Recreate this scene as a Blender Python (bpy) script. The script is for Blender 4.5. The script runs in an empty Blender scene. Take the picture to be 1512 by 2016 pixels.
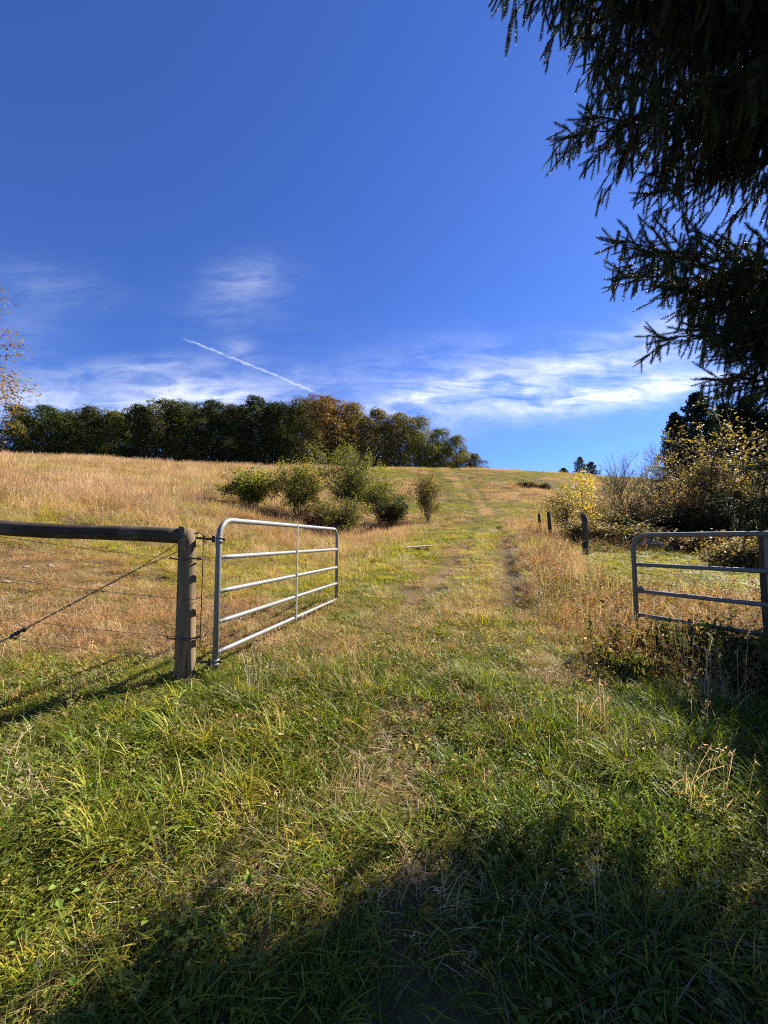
import bpy, math, random
import numpy as np
from mathutils import Vector, Matrix

# ------------------------------------------------------------------ scene, camera, sky, sun
S = bpy.context.scene
C = S.collection
R = math.radians
EYE = 1.5                       # camera height above the ground at its feet
PITCH = 4.23
F = 757.0                       # focal length in photo pixels (1512 x 2016)
SUN_AZ = 58.0                   # degrees right of the view direction (+Y)
SUN_EL = 39.0

cam_d = bpy.data.cameras.new('camera')
cam = bpy.data.objects.new('camera', cam_d)
C.objects.link(cam)
cam.location = (0, 0, EYE)
cam.rotation_euler = (R(90 + PITCH), 0, 0)
cam_d.sensor_fit = 'VERTICAL'
cam_d.sensor_height = 36.0
cam_d.lens = 36.0 * F / 2016.0
cam_d.clip_start = 0.05
cam_d.clip_end = 8000
S.camera = cam

S.view_settings.view_transform = 'Standard'
S.view_settings.look = 'None'
S.view_settings.gamma = 1.0
S.view_settings.exposure = 1.6
S.view_settings.use_curve_mapping = False
S.render.engine = 'CYCLES'
S.cycles.max_bounces = 3
S.cycles.diffuse_bounces = 1
S.cycles.glossy_bounces = 1
S.cycles.transmission_bounces = 2
S.cycles.use_denoising = False
S.cycles.pixel_filter_type = 'BLACKMAN_HARRIS'
S.cycles.filter_width = 1.1
S.cycles.sample_clamp_indirect = 3.0


def ray(px, py):
    """photo pixel -> world direction with y component 1"""
    x = (px - 756.0) / F
    z = (1008.0 - py) / F
    c, s = math.cos(R(PITCH)), math.sin(R(PITCH))
    y2, z2 = c - s * z, s + c * z
    return x / y2, z2 / y2


def at(px, py, Y):
    u, v = ray(px, py)
    return Vector((u * Y, Y, EYE + v * Y))


class NT:
    """tiny helper for node math"""
    def __init__(self, tree):
        self.t = tree

    def n(self, typ, **kw):
        nd = self.t.nodes.new(typ)
        for k, v in kw.items():
            setattr(nd, k, v)
        return nd

    def link(self, a, b):
        self.t.links.new(a, b)

    def m(self, op, a, b=None, c=None, clamp=False):
        nd = self.n('ShaderNodeMath', operation=op, use_clamp=clamp)
        for i, v in enumerate((a, b, c)):
            if v is None:
                continue
            if isinstance(v, (int, float)):
                nd.inputs[i].default_value = v
            else:
                self.link(v, nd.inputs[i])
        return nd.outputs[0]

    def xyz(self, x, y, z=0.0):
        nd = self.n('ShaderNodeCombineXYZ')
        for i, v in enumerate((x, y, z)):
            if isinstance(v, (int, float)):
                nd.inputs[i].default_value = v
            else:
                self.link(v, nd.inputs[i])
        return nd.outputs[0]

    def noise(self, vec, scale, detail=4, rough=0.55, dist=0.0):
        nd = self.n('ShaderNodeTexNoise')
        nd.inputs['Scale'].default_value = scale
        nd.inputs['Detail'].default_value = detail
        nd.inputs['Roughness'].default_value = rough
        nd.inputs['Distortion'].default_value = dist
        if vec is not None:
            self.link(vec, nd.inputs['Vector'])
        return nd

    def ramp(self, fac, stops):
        nd = self.n('ShaderNodeValToRGB')
        e = nd.color_ramp.elements
        while len(e) > 1:
            e.remove(e[-1])
        e[0].position, e[0].color = stops[0][0], stops[0][1]
        for p, c in stops[1:]:
            k = e.new(p)
            k.color = c
        self.link(fac, nd.inputs[0])
        return nd.outputs[0]

    def smooth(self, x, a, b):
        nd = self.n('ShaderNodeMapRange', interpolation_type='SMOOTHSTEP')
        self.link(x, nd.inputs[0])
        nd.inputs[1].default_value = a
        nd.inputs[2].default_value = b
        return nd.outputs[0]

    def mix(self, fac, a, b, mode='MIX'):
        nd = self.n('ShaderNodeMix', data_type='RGBA', blend_type=mode)
        for sock, v in ((nd.inputs[0], fac), (nd.inputs[6], a), (nd.inputs[7], b)):
            if isinstance(v, (int, float)):
                sock.default_value = v
            elif isinstance(v, tuple):
                sock.default_value = v if len(v) == 4 else (*v, 1)
            else:
                self.link(v, sock)
        return nd.outputs[2]


W = bpy.data.worlds.new('World')
S.world = W
W.use_nodes = True
wt = W.node_tree
wt.nodes.clear()
n = NT(wt)
sky = n.n('ShaderNodeTexSky', sky_type='NISHITA')
sky.sun_disc = False
sky.sun_elevation = R(SUN_EL)
sky.sun_rotation = R(SUN_AZ)
sky.altitude = 600
sky.air_density = 1.0
sky.dust_density = 0.15
sky.ozone_density = 3.0
tc = n.n('ShaderNodeTexCoord')
sp = n.n('ShaderNodeSeparateXYZ')
n.link(tc.outputs['Generated'], sp.inputs[0])
dx, dy, dz = sp.outputs
# thin clouds: a layer above the hill, laid out by compass direction and height in the sky
dyc = n.m('MAXIMUM', dy, 0.05)
cu = n.m('DIVIDE', dx, dyc)
cv = n.m('DIVIDE', dz, dyc)


def cloud_mask(p0, p1, half, stren, taper=0.5):
    """soft streak between two photo directions"""
    (u0, v0), (u1, v1) = ray(*p0), ray(*p1)
    L = math.hypot(u1 - u0, v1 - v0)
    ca, sa = (u1 - u0) / L, (v1 - v0) / L
    mu, mv = (u0 + u1) / 2, (v0 + v1) / 2
    xu = n.m('SUBTRACT', cu, mu)
    xv = n.m('SUBTRACT', cv, mv)
    a = n.m('ADD', n.m('MULTIPLY', xu, ca / (L * taper)), n.m('MULTIPLY', xv, sa / (L * taper)))
    b = n.m('ADD', n.m('MULTIPLY', xu, -sa / (half / F)), n.m('MULTIPLY', xv, ca / (half / F)))
    # ripple the streak's centre line
    wv = n.m('MULTIPLY', n.m('SUBTRACT', wob, 0.5), 1.6)
    b = n.m('ADD', b, wv)
    q = n.m('ADD', n.m('MULTIPLY', a, a), n.m('MULTIPLY', b, b))
    return n.m('MULTIPLY', n.m('POWER', 2.718, n.m('MULTIPLY', q, -1.0)), stren)


cuv = n.xyz(cu, cv, 0.3)
wob = n.noise(cuv, 5.0, 5, 0.6).outputs['Fac']
masks = [
    ((1000, 800), (1480, 742), 24, 1.5), ((720, 806), (1010, 745), 26, 0.75), ((930, 742), (1400, 690), 30, 0.60),
    ((1200, 672), (1420, 610), 30, 0.45), ((640, 745), (1250, 740), 75, 0.26), ((1015, 778), (1070, 762), 9, 0.9),
    ((130, 808), (560, 772), 40, 1.0), ((140, 738), (420, 712), 20, 0.42), ((-60, 780), (140, 790), 40, 0.6),
    ((380, 620), (580, 560), 75, 0.16), ((440, 580), (550, 530), 30, 0.16), ((440, 685), (500, 682), 22, 0.20),
    ((-40, 700), (120, 620), 110, 0.11), ((0, 530), (240, 590), 40, 0.10), ((640, 830), (1200, 800), 40, 0.28)]
tot = None
for p0, p1, h, s in masks:
    k = cloud_mask(p0, p1, h, s)
    tot = k if tot is None else n.m('ADD', tot, k)
# streak texture, drawn out along the wind
st = n.n('ShaderNodeMapping', vector_type='POINT')
st.inputs['Rotation'].default_value = (0, 0, R(-10))
st.inputs['Scale'].default_value = (5.0, 24.0, 1)
n.link(cuv, st.inputs[0])
f1 = n.noise(st.outputs[0], 1.0, 8, 0.62, 0.9).outputs['Fac']
st2 = n.n('ShaderNodeMapping', vector_type='POINT')
st2.inputs['Rotation'].default_value = (0, 0, R(-25))
st2.inputs['Scale'].default_value = (9.0, 15.0, 1)
n.link(cuv, st2.inputs[0])
f2 = n.noise(st2.outputs[0], 1.0, 9, 0.68, 0.6).outputs['Fac']
fib = n.m('ADD', n.m('MULTIPLY', f1, 0.62), n.m('MULTIPLY', f2, 0.38))
dens = n.m('MULTIPLY', tot, n.smooth(fib, 0.30, 0.70))
# contrail
(u0, v0), (u1, v1) = ray(357, 665), ray(632, 778)
L = math.hypot(u1 - u0, v1 - v0)
ca, sa = (u1 - u0) / L, (v1 - v0) / L
xu, xv = n.m('SUBTRACT', cu, u0), n.m('SUBTRACT', cv, v0)
ta = n.m('DIVIDE', n.m('ADD', n.m('MULTIPLY', xu, ca), n.m('MULTIPLY', xv, sa)), L)
tb = n.m('MULTIPLY', n.m('ADD', n.m('MULTIPLY', xu, -sa), n.m('MULTIPLY', xv, ca)), F)
jit = n.noise(cuv, 60.0, 4, 0.6).outputs['Fac']
tb = n.m('ADD', tb, n.m('MULTIPLY', n.m('SUBTRACT', jit, 0.5), 9.0))
cur = n.m('MULTIPLY', n.m('MULTIPLY', ta, n.m('SUBTRACT', 1.0, ta)), -34.0)
tb = n.m('ADD', tb, n.m('MULTIPLY', cur, 0.25))
trail = n.m('POWER', 2.718, n.m('MULTIPLY', n.m('MULTIPLY', tb, tb), -1 / 4.0))
trail = n.m('MULTIPLY', trail, n.m('MULTIPLY', n.smooth(ta, -0.03, 0.12), n.m('SUBTRACT', 1.0, n.smooth(ta, 0.9, 1.05))))
trail = n.m('MULTIPLY', trail, n.m('MULTIPLY', n.smooth(n.noise(cuv, 38.0, 4, 0.6).outputs['Fac'], 0.25, 0.6), 0.36))
dens = n.m('ADD', dens, trail)
front = n.smooth(dy, 0.05, 0.25)
dens = n.m('MULTIPLY', dens, front)
# the same thin veil goes on all round, out of the picture
pl = n.m('MAXIMUM', dz, 0.06)
pv = n.xyz(n.m('DIVIDE', dx, pl), n.m('DIVIDE', dy, pl), 0.0)
veil = n.smooth(n.noise(pv, 0.55, 7, 0.6, 0.7).outputs['Fac'], 0.55, 0.85)
veil = n.m('MULTIPLY', veil, n.m('MULTIPLY', n.m('SUBTRACT', 1.0, front), 0.45))
dens = n.m('MINIMUM', n.m('ADD', dens, veil), 0.95)

hsv = n.n('ShaderNodeHueSaturation')
hsv.inputs['Saturation'].default_value = 1.10
hsv.inputs['Value'].default_value = 1.0
hsv.inputs['Hue'].default_value = 0.507
n.link(sky.outputs[0], hsv.inputs['Color'])
blue = n.mix(1.0, hsv.outputs[0], (.54, .72, 1.12, 1), 'MULTIPLY')     # the camera's deep, cool rendering of a clear sky
colr = n.mix(dens, blue, (7.0, 7.4, 8.2, 1))
bg = n.n('ShaderNodeBackground')
bg.inputs['Strength'].default_value = 0.056
n.link(colr, bg.inputs[0])
wo = n.n('ShaderNodeOutputWorld')
n.link(bg.outputs[0], wo.inputs[0])

sun_d = bpy.data.lights.new('sun', 'SUN')
sun_d.energy = 5.0
sun_d.angle = R(0.53)
sun_d.color = (1.0, 0.95, 0.87)
sun = bpy.data.objects.new('sun', sun_d)
C.objects.link(sun)
SD = Vector((math.sin(R(SUN_AZ)) * math.cos(R(SUN_EL)), math.cos(R(SUN_AZ)) * math.cos(R(SUN_EL)), math.sin(R(SUN_EL))))
sun.rotation_euler = SD.to_track_quat('Z', 'Y').to_euler()
sun.location = (30, 30, 40)

# ------------------------------------------------------------------ helpers
rng = np.random.default_rng(11)
random.seed(7)


def hsh(ix, iy, seed):
    h = (ix.astype(np.int64) * 374761393 + iy.astype(np.int64) * 668265263 + seed * 1442695041) & 0xFFFFFFFF
    h = ((h ^ (h >> 13)) * 1274126177) & 0xFFFFFFFF
    return ((h ^ (h >> 16)) & 0xFFFFFF) / float(0xFFFFFF)


def vnoise(x, y, sc, seed=0):
    x = np.asarray(x, float) / sc
    y = np.asarray(y, float) / sc
    ix, iy = np.floor(x), np.floor(y)
    fx, fy = x - ix, y - iy
    fx, fy = fx * fx * (3 - 2 * fx), fy * fy * (3 - 2 * fy)
    a, b = hsh(ix, iy, seed), hsh(ix + 1, iy, seed)
    c, d = hsh(ix, iy + 1, seed), hsh(ix + 1, iy + 1, seed)
    return (a * (1 - fx) + b * fx) * (1 - fy) + (c * (1 - fx) + d * fx) * fy


def fbm(x, y, sc, seed=0, o=3):
    t, a, s = 0, 1.0, 0
    for k in range(o):
        t = t + a * vnoise(x, y, sc / 2 ** k, seed + 17 * k)
        s += a
        a *= 0.5
    return t / s


def sstep(x, a, b):
    t = np.clip((x - a) / (b - a), 0, 1)
    return t * t * (3 - 2 * t)


# --- terrain: heights relative to the eye along six bearings, smoothed
YT = np.array([-400, -2, 0, 2.2, 3.4, 5, 7, 10, 12, 15, 20, 24, 30, 40, 50, 65, 72, 80, 90, 100, 112, 130, 200, 500, 4000.])
UT = np.array([-1.35, -1.0, -0.5, -0.1, 0.25, 0.6, 1.0, 1.35])
ZT = np.array([
    [-1.6, -1.5, -1.5, -1.3, -1.17, -1.0, -.55, .35, .9, 1.7, 3.0, 4.1, 5.8, 8.6, 11.2, 15.2, 16.9, 18.5, 19.8, 20.6, 21, 20, 12, -10, -60],
    [-1.6, -1.5, -1.5, -1.3, -1.20, -1.1, -.75, .15, .7, 1.5, 2.8, 3.9, 5.6, 8.3, 10.8, 14.4, 16.05, 17.5, 18.8, 19.6, 20, 19, 12, -10, -60],
    [-1.6, -1.5, -1.5, -1.3, -1.17, -1.1, -1.0, -.6, -.2, .5, 1.8, 2.8, 4.4, 7, 9.4, 12.8, 14.2, 15.7, 17.2, 18.2, 18.6, 18, 12, -10, -60],
    [-1.6, -1.5, -1.5, -1.3, -1.15, -1.08, -1.0, -.85, -.72, -.5, .1, .75, 2.0, 4.4, 7.2, 11.5, 13.3, 15.1, 16.6, 17.5, 17.8, 17, 11, -10, -60],
    [-1.6, -1.5, -1.5, -1.3, -1.15, -1.05, -.93, -.75, -.55, -.25, .35, .8, 1.9, 3.7, 6.0, 10.2, 12.3, 14.6, 16.7, 17.8, 18.0, 17, 11, -10, -60],
    [-1.6, -1.5, -1.5, -1.3, -1.2, -1.18, -1.03, -.75, -.55, -.35, .1, .5, 1.3, 3.0, 5.0, 8.6, 10.4, 12.4, 14.8, 16.7, 18.0, 17.5, 11, -10, -60],
    [-1.6, -1.5, -1.5, -1.3, -1.2, -1.18, -1.03, -.75, -.55, -.35, .05, .4, 1.0, 2.3, 4.0, 7.0, 8.4, 10.0, 12.0, 14.0, 15.5, 15, 10, -10, -60],
    [-1.6, -1.5, -1.5, -1.3, -1.2, -1.18, -1.03, -.75, -.55, -.35, .05, .4, .9, 2.0, 3.6, 6.0, 7.2, 8.6, 10.4, 12.0, 13.5, 13, 9, -10, -60]])


def pchip(xk, yk, x):
    h = np.diff(xk)
    d = np.diff(yk) / h
    m = np.zeros_like(yk)
    m[0], m[-1] = d[0], d[-1]
    for i in range(1, len(xk) - 1):
        if d[i - 1] * d[i] > 0:
            w1, w2 = 2 * h[i] + h[i - 1], h[i] + 2 * h[i - 1]
            m[i] = (w1 + w2) / (w1 / d[i - 1] + w2 / d[i])
    i = np.clip(np.searchsorted(xk, x) - 1, 0, len(xk) - 2)
    t = (x - xk[i]) / h[i]
    return ((1 + 2 * t) * (1 - t) ** 2 * yk[i] + t * (1 - t) ** 2 * h[i] * m[i]
            + t * t * (3 - 2 * t) * yk[i + 1] + t * t * (t - 1) * h[i] * m[i + 1])


def ywarp(y):
    return np.sign(y) * np.log1p(np.abs(y) / 4.0)


_yw = np.linspace(ywarp(np.array(-380.)), ywarp(np.array(3900.)), 900)
_yy = np.sign(_yw) * np.expm1(np.abs(_yw)) * 4.0
_A = np.stack([pchip(YT, z, _yy) for z in ZT])            # bearings x distance
_us = np.linspace(UT[0], UT[-1], 109)
_TAB = np.stack([pchip(UT, _A[:, j], _us) for j in range(_A.shape[1])], 1)


def track_c(y):
    return np.interp(y, [-3, 1, 3.4, 6, 9.3, 16, 24, 36, 48, 65, 85, 110], [.3, .3, .42, 1.15, 2.2, 4.25, 6.5, 9.5, 11.5, 14., 16., 17.])


def T(x, y):
    """ground height (world z)"""
    x = np.asarray(x, float)
    y = np.asarray(y, float)
    u = np.clip(x / np.maximum(y, 0.8), -1.349, 1.349)
    fu = (u - _us[0]) / (_us[1] - _us[0])
    iu = np.clip(fu.astype(int), 0, len(_us) - 2)
    fu = fu - iu
    w = (ywarp(np.clip(y, -379, 3899)) - _yw[0]) / (_yw[1] - _yw[0])
    iw = np.clip(w.astype(int), 0, len(_yw) - 2)
    w = w - iw
    z = ((_TAB[iu, iw] * (1 - fu) + _TAB[iu + 1, iw] * fu) * (1 - w)
         + (_TAB[iu, iw + 1] * (1 - fu) + _TAB[iu + 1, iw + 1] * fu) * w)
    far = sstep(y, 5, 40)
    z = z + (fbm(x, y, 1.4, 3, 3) - .5) * .07 * (1 - far) + (fbm(x, y, 7, 5, 3) - .5) * .5 * far
    # eroded bank behind the fence
    z = z + (fbm(x, y, .8, 9, 3) - .5) * .35 * sstep(y, 5.5, 7) * (1 - sstep(y, 11, 15)) * sstep(-x, 2, 5)
    # wheel ruts
    t = x - track_c(y)
    on = sstep(y, 4.2, 8.0) * (1 - sstep(y, 92, 105))
    for r in (-.78, .78):
        z = z - .13 * on * np.exp(-((t - r) / .22) ** 2) * (.7 + .6 * vnoise(x, y, 1.7, 31))
    z = z + .22 * on * sstep(t, 1.0, 1.8) * (1 - sstep(t, 2.2, 4.5)) * (1 - sstep(y, 20, 30))
    return z + EYE


def Tf(x, y):
    return float(T(np.array([x]), np.array([y]))[0])


def gx(px, Y):
    """x at photo column px and distance Y"""
    return (px - 756.0) / F * Y


def mesh_obj(name, verts, faces, mat=None, parent=None, smooth=False):
    me = bpy.data.meshes.new(name)
    verts = np.asarray(verts, dtype=np.float32).reshape(-1, 3)
    if isinstance(faces, np.ndarray) and faces.ndim == 2:
        nf, k = faces.shape
        me.vertices.add(len(verts))
        me.vertices.foreach_set('co', verts.ravel())
        me.loops.add(nf * k)
        me.loops.foreach_set('vertex_index', faces.astype(np.int32).ravel())
        me.polygons.add(nf)
        me.polygons.foreach_set('loop_start', np.arange(0, nf * k, k, dtype=np.int32))
        me.update(calc_edges=True)
    else:
        me.from_pydata([tuple(v) for v in verts], [], faces)
        me.update()
    if smooth:
        me.polygons.foreach_set('use_smooth', np.ones(len(me.polygons), bool))
    if mat:
        me.materials.append(mat)
    o = bpy.data.objects.new(name, me)
    C.objects.link(o)
    if parent:
        o.parent = parent
    return o


class MB:
    def __init__(self):
        self.v, self.f = [], []

    def tube(self, pts, rad, sides=8, cap=True):
        pts = [Vector(p) for p in pts]
        if isinstance(rad, (int, float)):
            rad = [rad] * len(pts)
        base = len(self.v)
        t0 = (pts[1] - pts[0]).normalized()
        a = Vector((0, 0, 1)) if abs(t0.z) < .9 else Vector((1, 0, 0))
        nrm = t0.cross(a).normalized()
        for i, p in enumerate(pts):
            if i == 0:
                t = t0
            elif i == len(pts) - 1:
                t = (pts[i] - pts[i - 1]).normalized()
            else:
                t = ((pts[i + 1] - p).normalized() + (p - pts[i - 1]).normalized()).normalized()
            nrm = (nrm - t * nrm.dot(t)).normalized()
            b = t.cross(nrm)
            for k in range(sides):
                an = 2 * math.pi * k / sides
                self.v.append(tuple(p + (nrm * math.cos(an) + b * math.sin(an)) * rad[i]))
        for i in range(len(pts) - 1):
            for k in range(sides):
                k2 = (k + 1) % sides
                self.f.append((base + i * sides + k, base + i * sides + k2, base + (i + 1) * sides + k2, base + (i + 1) * sides + k))
        if cap:
            self.f.append(tuple(base + k for k in reversed(range(sides))))
            e = base + (len(pts) - 1) * sides
            self.f.append(tuple(e + k for k in range(sides)))
        return self

    def box(self, c, s, rot=None):
        base = len(self.v)
        for i in range(8):
            p = Vector(((i & 1) - .5, ((i >> 1) & 1) - .5, ((i >> 2) & 1) - .5))
            p = Vector((p.x * s[0], p.y * s[1], p.z * s[2]))
            if rot is not None:
                p = rot @ p
            self.v.append(tuple(p + Vector(c)))
        for q in ((0, 2, 3, 1), (4, 5, 7, 6), (0, 1, 5, 4), (2, 6, 7, 3), (0, 4, 6, 2), (1, 3, 7, 5)):
            self.f.append(tuple(base + k for k in q))
        return self

    def build(self, name, mat, parent=None, smooth=True):
        return mesh_obj(name, self.v, self.f, mat, parent, smooth)


def tag(o, label=None, cat=None, group=None, kind=None):
    if label:
        o['label'] = label
    if cat:
        o['category'] = cat
    if group:
        o['group'] = group
    if kind:
        o['kind'] = kind
    return o


def empty(name, loc=(0, 0, 0), rz=0.0):
    o = bpy.data.objects.new(name, None)
    C.objects.link(o)
    o.location = loc
    o.rotation_euler = (0, 0, rz)
    o.empty_display_size = .2
    return o


def copy_tree(o, parent=None):
    c = o.copy()
    C.objects.link(c)
    c.parent = parent
    for ch in o.children:
        copy_tree(ch, c)
    return c


# ------------------------------------------------------------------ materials
def new_mat(name):
    m = bpy.data.materials.new(name)
    m.use_nodes = True
    m.node_tree.nodes.clear()
    return m, NT(m.node_tree)


def out(q, shader):
    o = q.n('ShaderNodeOutputMaterial')
    q.link(shader, o.inputs[0])


def leafy(name, transl=0.4, rough=0.45, spec=0.35, source='instancer', var=0.35, island=False, tgain=(1.25, 1.2, .6)):
    """plant tissue: colour from the plant itself, thin enough for light to come through"""
    m, q = new_mat(name)
    if source == 'instancer':
        a = q.n('ShaderNodeAttribute', attribute_type='INSTANCER', attribute_name='tint')
        base = a.outputs['Color']
    else:
        a = q.n('ShaderNodeObjectInfo')
        base = a.outputs['Color']
    if island:
        g = q.n('ShaderNodeNewGeometry')
        r = g.outputs['Random Per Island']
        k = q.m('ADD', q.m('MULTIPLY', r, 2 * var), 1 - var)
        kc = q.n('ShaderNodeCombineColor')
        q.link(q.m('MULTIPLY', k, q.m('ADD', q.m('MULTIPLY', r, .25), .88)), kc.inputs[0])
        q.link(k, kc.inputs[1])
        q.link(k, kc.inputs[2])
        base = q.mix(1.0, base, kc.outputs[0], 'MULTIPLY')
    p = q.n('ShaderNodeBsdfPrincipled')
    q.link(base, p.inputs['Base Color'])
    p.inputs['Roughness'].default_value = rough
    p.inputs['Specular IOR Level'].default_value = spec
    t = q.n('ShaderNodeBsdfTranslucent')
    q.link(q.mix(1.0, base, (*tgain, 1), 'MULTIPLY'), t.inputs[0])
    ms = q.n('ShaderNodeMixShader')
    ms.inputs[0].default_value = transl
    q.link(p.outputs[0], ms.inputs[1])
    q.link(t.outputs[0], ms.inputs[2])
    out(q, ms.outputs[0])
    return m


M_grass = leafy('grass_blade', .44, .45, .24, island=True, var=.32)
M_dry = leafy('dry_grass', .38, .55, .25, island=True, var=.30, tgain=(1.15, 1.0, .7))
M_weed = leafy('weed_leaf', .34, .58, .18, island=True, var=.35)
M_needle = leafy('spruce_needle', .14, .5, .25, island=True, var=.35, tgain=(1.3, 1.2, .5))
M_leaf = leafy('tree_leaf', .42, .55, .20, source='object', island=True, var=.45)
M_leaf_far = leafy('far_leaf', .24, .7, .10, source='object', island=True, var=.30)


def bark_mat(name, c0, c1, scale=6.0, stretch=8.0, bump=.5):
    m, q = new_mat(name)
    tc = q.n('ShaderNodeTexCoord')
    mp = q.n('ShaderNodeMapping')
    mp.inputs['Scale'].default_value = (stretch, stretch, 1)
    q.link(tc.outputs['Object'], mp.inputs[0])
    f = q.noise(mp.outputs[0], scale, 6, .65).outputs['Fac']
    p = q.n('ShaderNodeBsdfPrincipled')
    q.link(q.ramp(f, [(.3, (*c0, 1)), (.7, (*c1, 1))]), p.inputs['Base Color'])
    p.inputs['Roughness'].default_value = .9
    p.inputs['Specular IOR Level'].default_value = .1
    b = q.n('ShaderNodeBump')
    b.inputs['Strength'].default_value = bump
    b.inputs['Distance'].default_value = .02
    q.link(f, b.inputs['Height'])
    q.link(b.outputs[0], p.inputs['Normal'])
    out(q, p.outputs[0])
    return m


M_bark = bark_mat('bark', (.035, .027, .02), (.11, .09, .07))
M_twig = bark_mat('twig_bark', (.06, .045, .035), (.16, .13, .11), 20, 2)


def post_wood(name, axis='z', dark=(.06, .040, .022), light=(.33, .22, .115)):
    """weathered round timber: long grain, cracks, grey-green stain"""
    m, q = new_mat(name)
    tc = q.n('ShaderNodeTexCoord')
    mp = q.n('ShaderNodeMapping')
    mp.inputs['Scale'].default_value = (34, 34, 1.6) if axis == 'z' else (1.6, 34, 34)
    q.link(tc.outputs['Object'], mp.inputs[0])
    g = q.noise(mp.outputs[0], 1.0, 8, .62, .4).outputs['Fac']
    big = q.noise(tc.outputs['Object'], 4.0, 5, .6).outputs['Fac']
    mp2 = q.n('ShaderNodeMapping')
    mp2.inputs['Scale'].default_value = (60, 60, .8) if axis == 'z' else (.8, 60, 60)
    q.link(tc.outputs['Object'], mp2.inputs[0])
    cr = q.noise(mp2.outputs[0], 1.0, 3, .5, .2).outputs['Fac']
    crack = q.smooth(cr, .40, .34)
    col = q.ramp(g, [(.25, (*dark, 1)), (.55, tuple((a + b) / 2 for a, b in zip(dark, light)) + (1,)), (.8, (*light, 1))])
    col = q.mix(q.m('MULTIPLY', q.smooth(big, .42, .66), .65), col, (.12, .10, .065, 1))
    col = q.mix(q.m('MULTIPLY', crack, .8), col, (.02, .015, .01, 1))
    p = q.n('ShaderNodeBsdfPrincipled')
    q.link(col, p.inputs['Base Color'])
    p.inputs['Roughness'].default_value = .85
    p.inputs['Specular IOR Level'].default_value = .15
    b = q.n('ShaderNodeBump')
    b.inputs['Strength'].default_value = .45
    b.inputs['Distance'].default_value = .006
    q.link(q.m('SUBTRACT', g, q.m('MULTIPLY', crack, .8)), b.inputs['Height'])
    q.link(b.outputs[0], p.inputs['Normal'])
    out(q, p.outputs[0])
    return m


M_post = post_wood('weathered_post')
M_rail = post_wood('weathered_rail', 'x', (.022, .016, .011), (.085, .060, .040))
M_oldpost = post_wood('old_dark_post', 'z', (.02, .017, .013), (.09, .075, .055))
M_plank = post_wood('grey_plank', 'x', (.2, .17, .14), (.5, .45, .38))


def metal(name, col, met, rough, dirt=.5):
    m, q = new_mat(name)
    tc = q.n('ShaderNodeTexCoord')
    f = q.noise(tc.outputs['Object'], 60, 4, .6).outputs['Fac']
    f2 = q.noise(tc.outputs['Object'], 7, 6, .65).outputs['Fac']
    c = q.mix(q.m('MULTIPLY', f, .5), (*col, 1), tuple(k * .72 for k in col) + (1,))
    c = q.mix(q.m('MULTIPLY', q.smooth(f2, .52, .72), dirt), c, (.20, .13, .08, 1))
    p = q.n('ShaderNodeBsdfPrincipled')
    q.link(c, p.inputs['Base Color'])
    p.inputs['Metallic'].default_value = met
    q.link(q.m('ADD', q.m('MULTIPLY', f2, .3), rough - .15), p.inputs['Roughness'])
    b = q.n('ShaderNodeBump')
    b.inputs['Strength'].default_value = .15
    b.inputs['Distance'].default_value = .002
    q.link(f, b.inputs['Height'])
    q.link(b.outputs[0], p.inputs['Normal'])
    out(q, p.outputs[0])
    return m


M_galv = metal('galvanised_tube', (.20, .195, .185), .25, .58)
M_galv_shade = metal('galvanised_tube_shade', (.13, .125, .115), .2, .6, .5)  # same galvanised steel as the left gate, with shade put into its colour
M_iron = metal('dark_iron', (.06, .045, .04), .4, .6, .8)
M_wire = metal('old_wire', (.10, .085, .075), .5, .55, .6)


def plain(name, col, rough=.9, noise_sc=12, amt=.5):
    m, q = new_mat(name)
    tc = q.n('ShaderNodeTexCoord')
    f = q.noise(tc.outputs['Object'], noise_sc, 6, .6).outputs['Fac']
    c = q.ramp(f, [(.3, tuple(k * (1 - amt) for k in col) + (1,)), (.7, tuple(k * (1 + amt * .5) for k in col) + (1,))])
    p = q.n('ShaderNodeBsdfPrincipled')
    q.link(c, p.inputs['Base Color'])
    p.inputs['Roughness'].default_value = rough
    p.inputs['Specular IOR Level'].default_value = .2
    b = q.n('ShaderNodeBump')
    b.inputs['Strength'].default_value = .6
    b.inputs['Distance'].default_value = .02
    q.link(f, b.inputs['Height'])
    q.link(b.outputs[0], p.inputs['Normal'])
    out(q, p.outputs[0])
    return m


M_stone = plain('field_stone', (.30, .24, .19))
M_petal = plain('white_petal', (.75, .75, .72), .8, 3, .1)

# ------------------------------------------------------------------ what grows where
LUSH = np.array([.128, .175, .015])
GREEN = np.array([.185, .210, .016])
YGRN = np.array([.34, .285, .035])
STRAW = np.array([.53, .40, .20])
PINK = np.array([.50, .35, .20])
ORNG = np.array([.42, .240, .095])
RUST = np.array([.20, .085, .050])
BROWN = np.array([.15, .095, .050])
PAL = np.stack([LUSH, GREEN, YGRN, STRAW, PINK, ORNG, RUST, BROWN])


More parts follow.
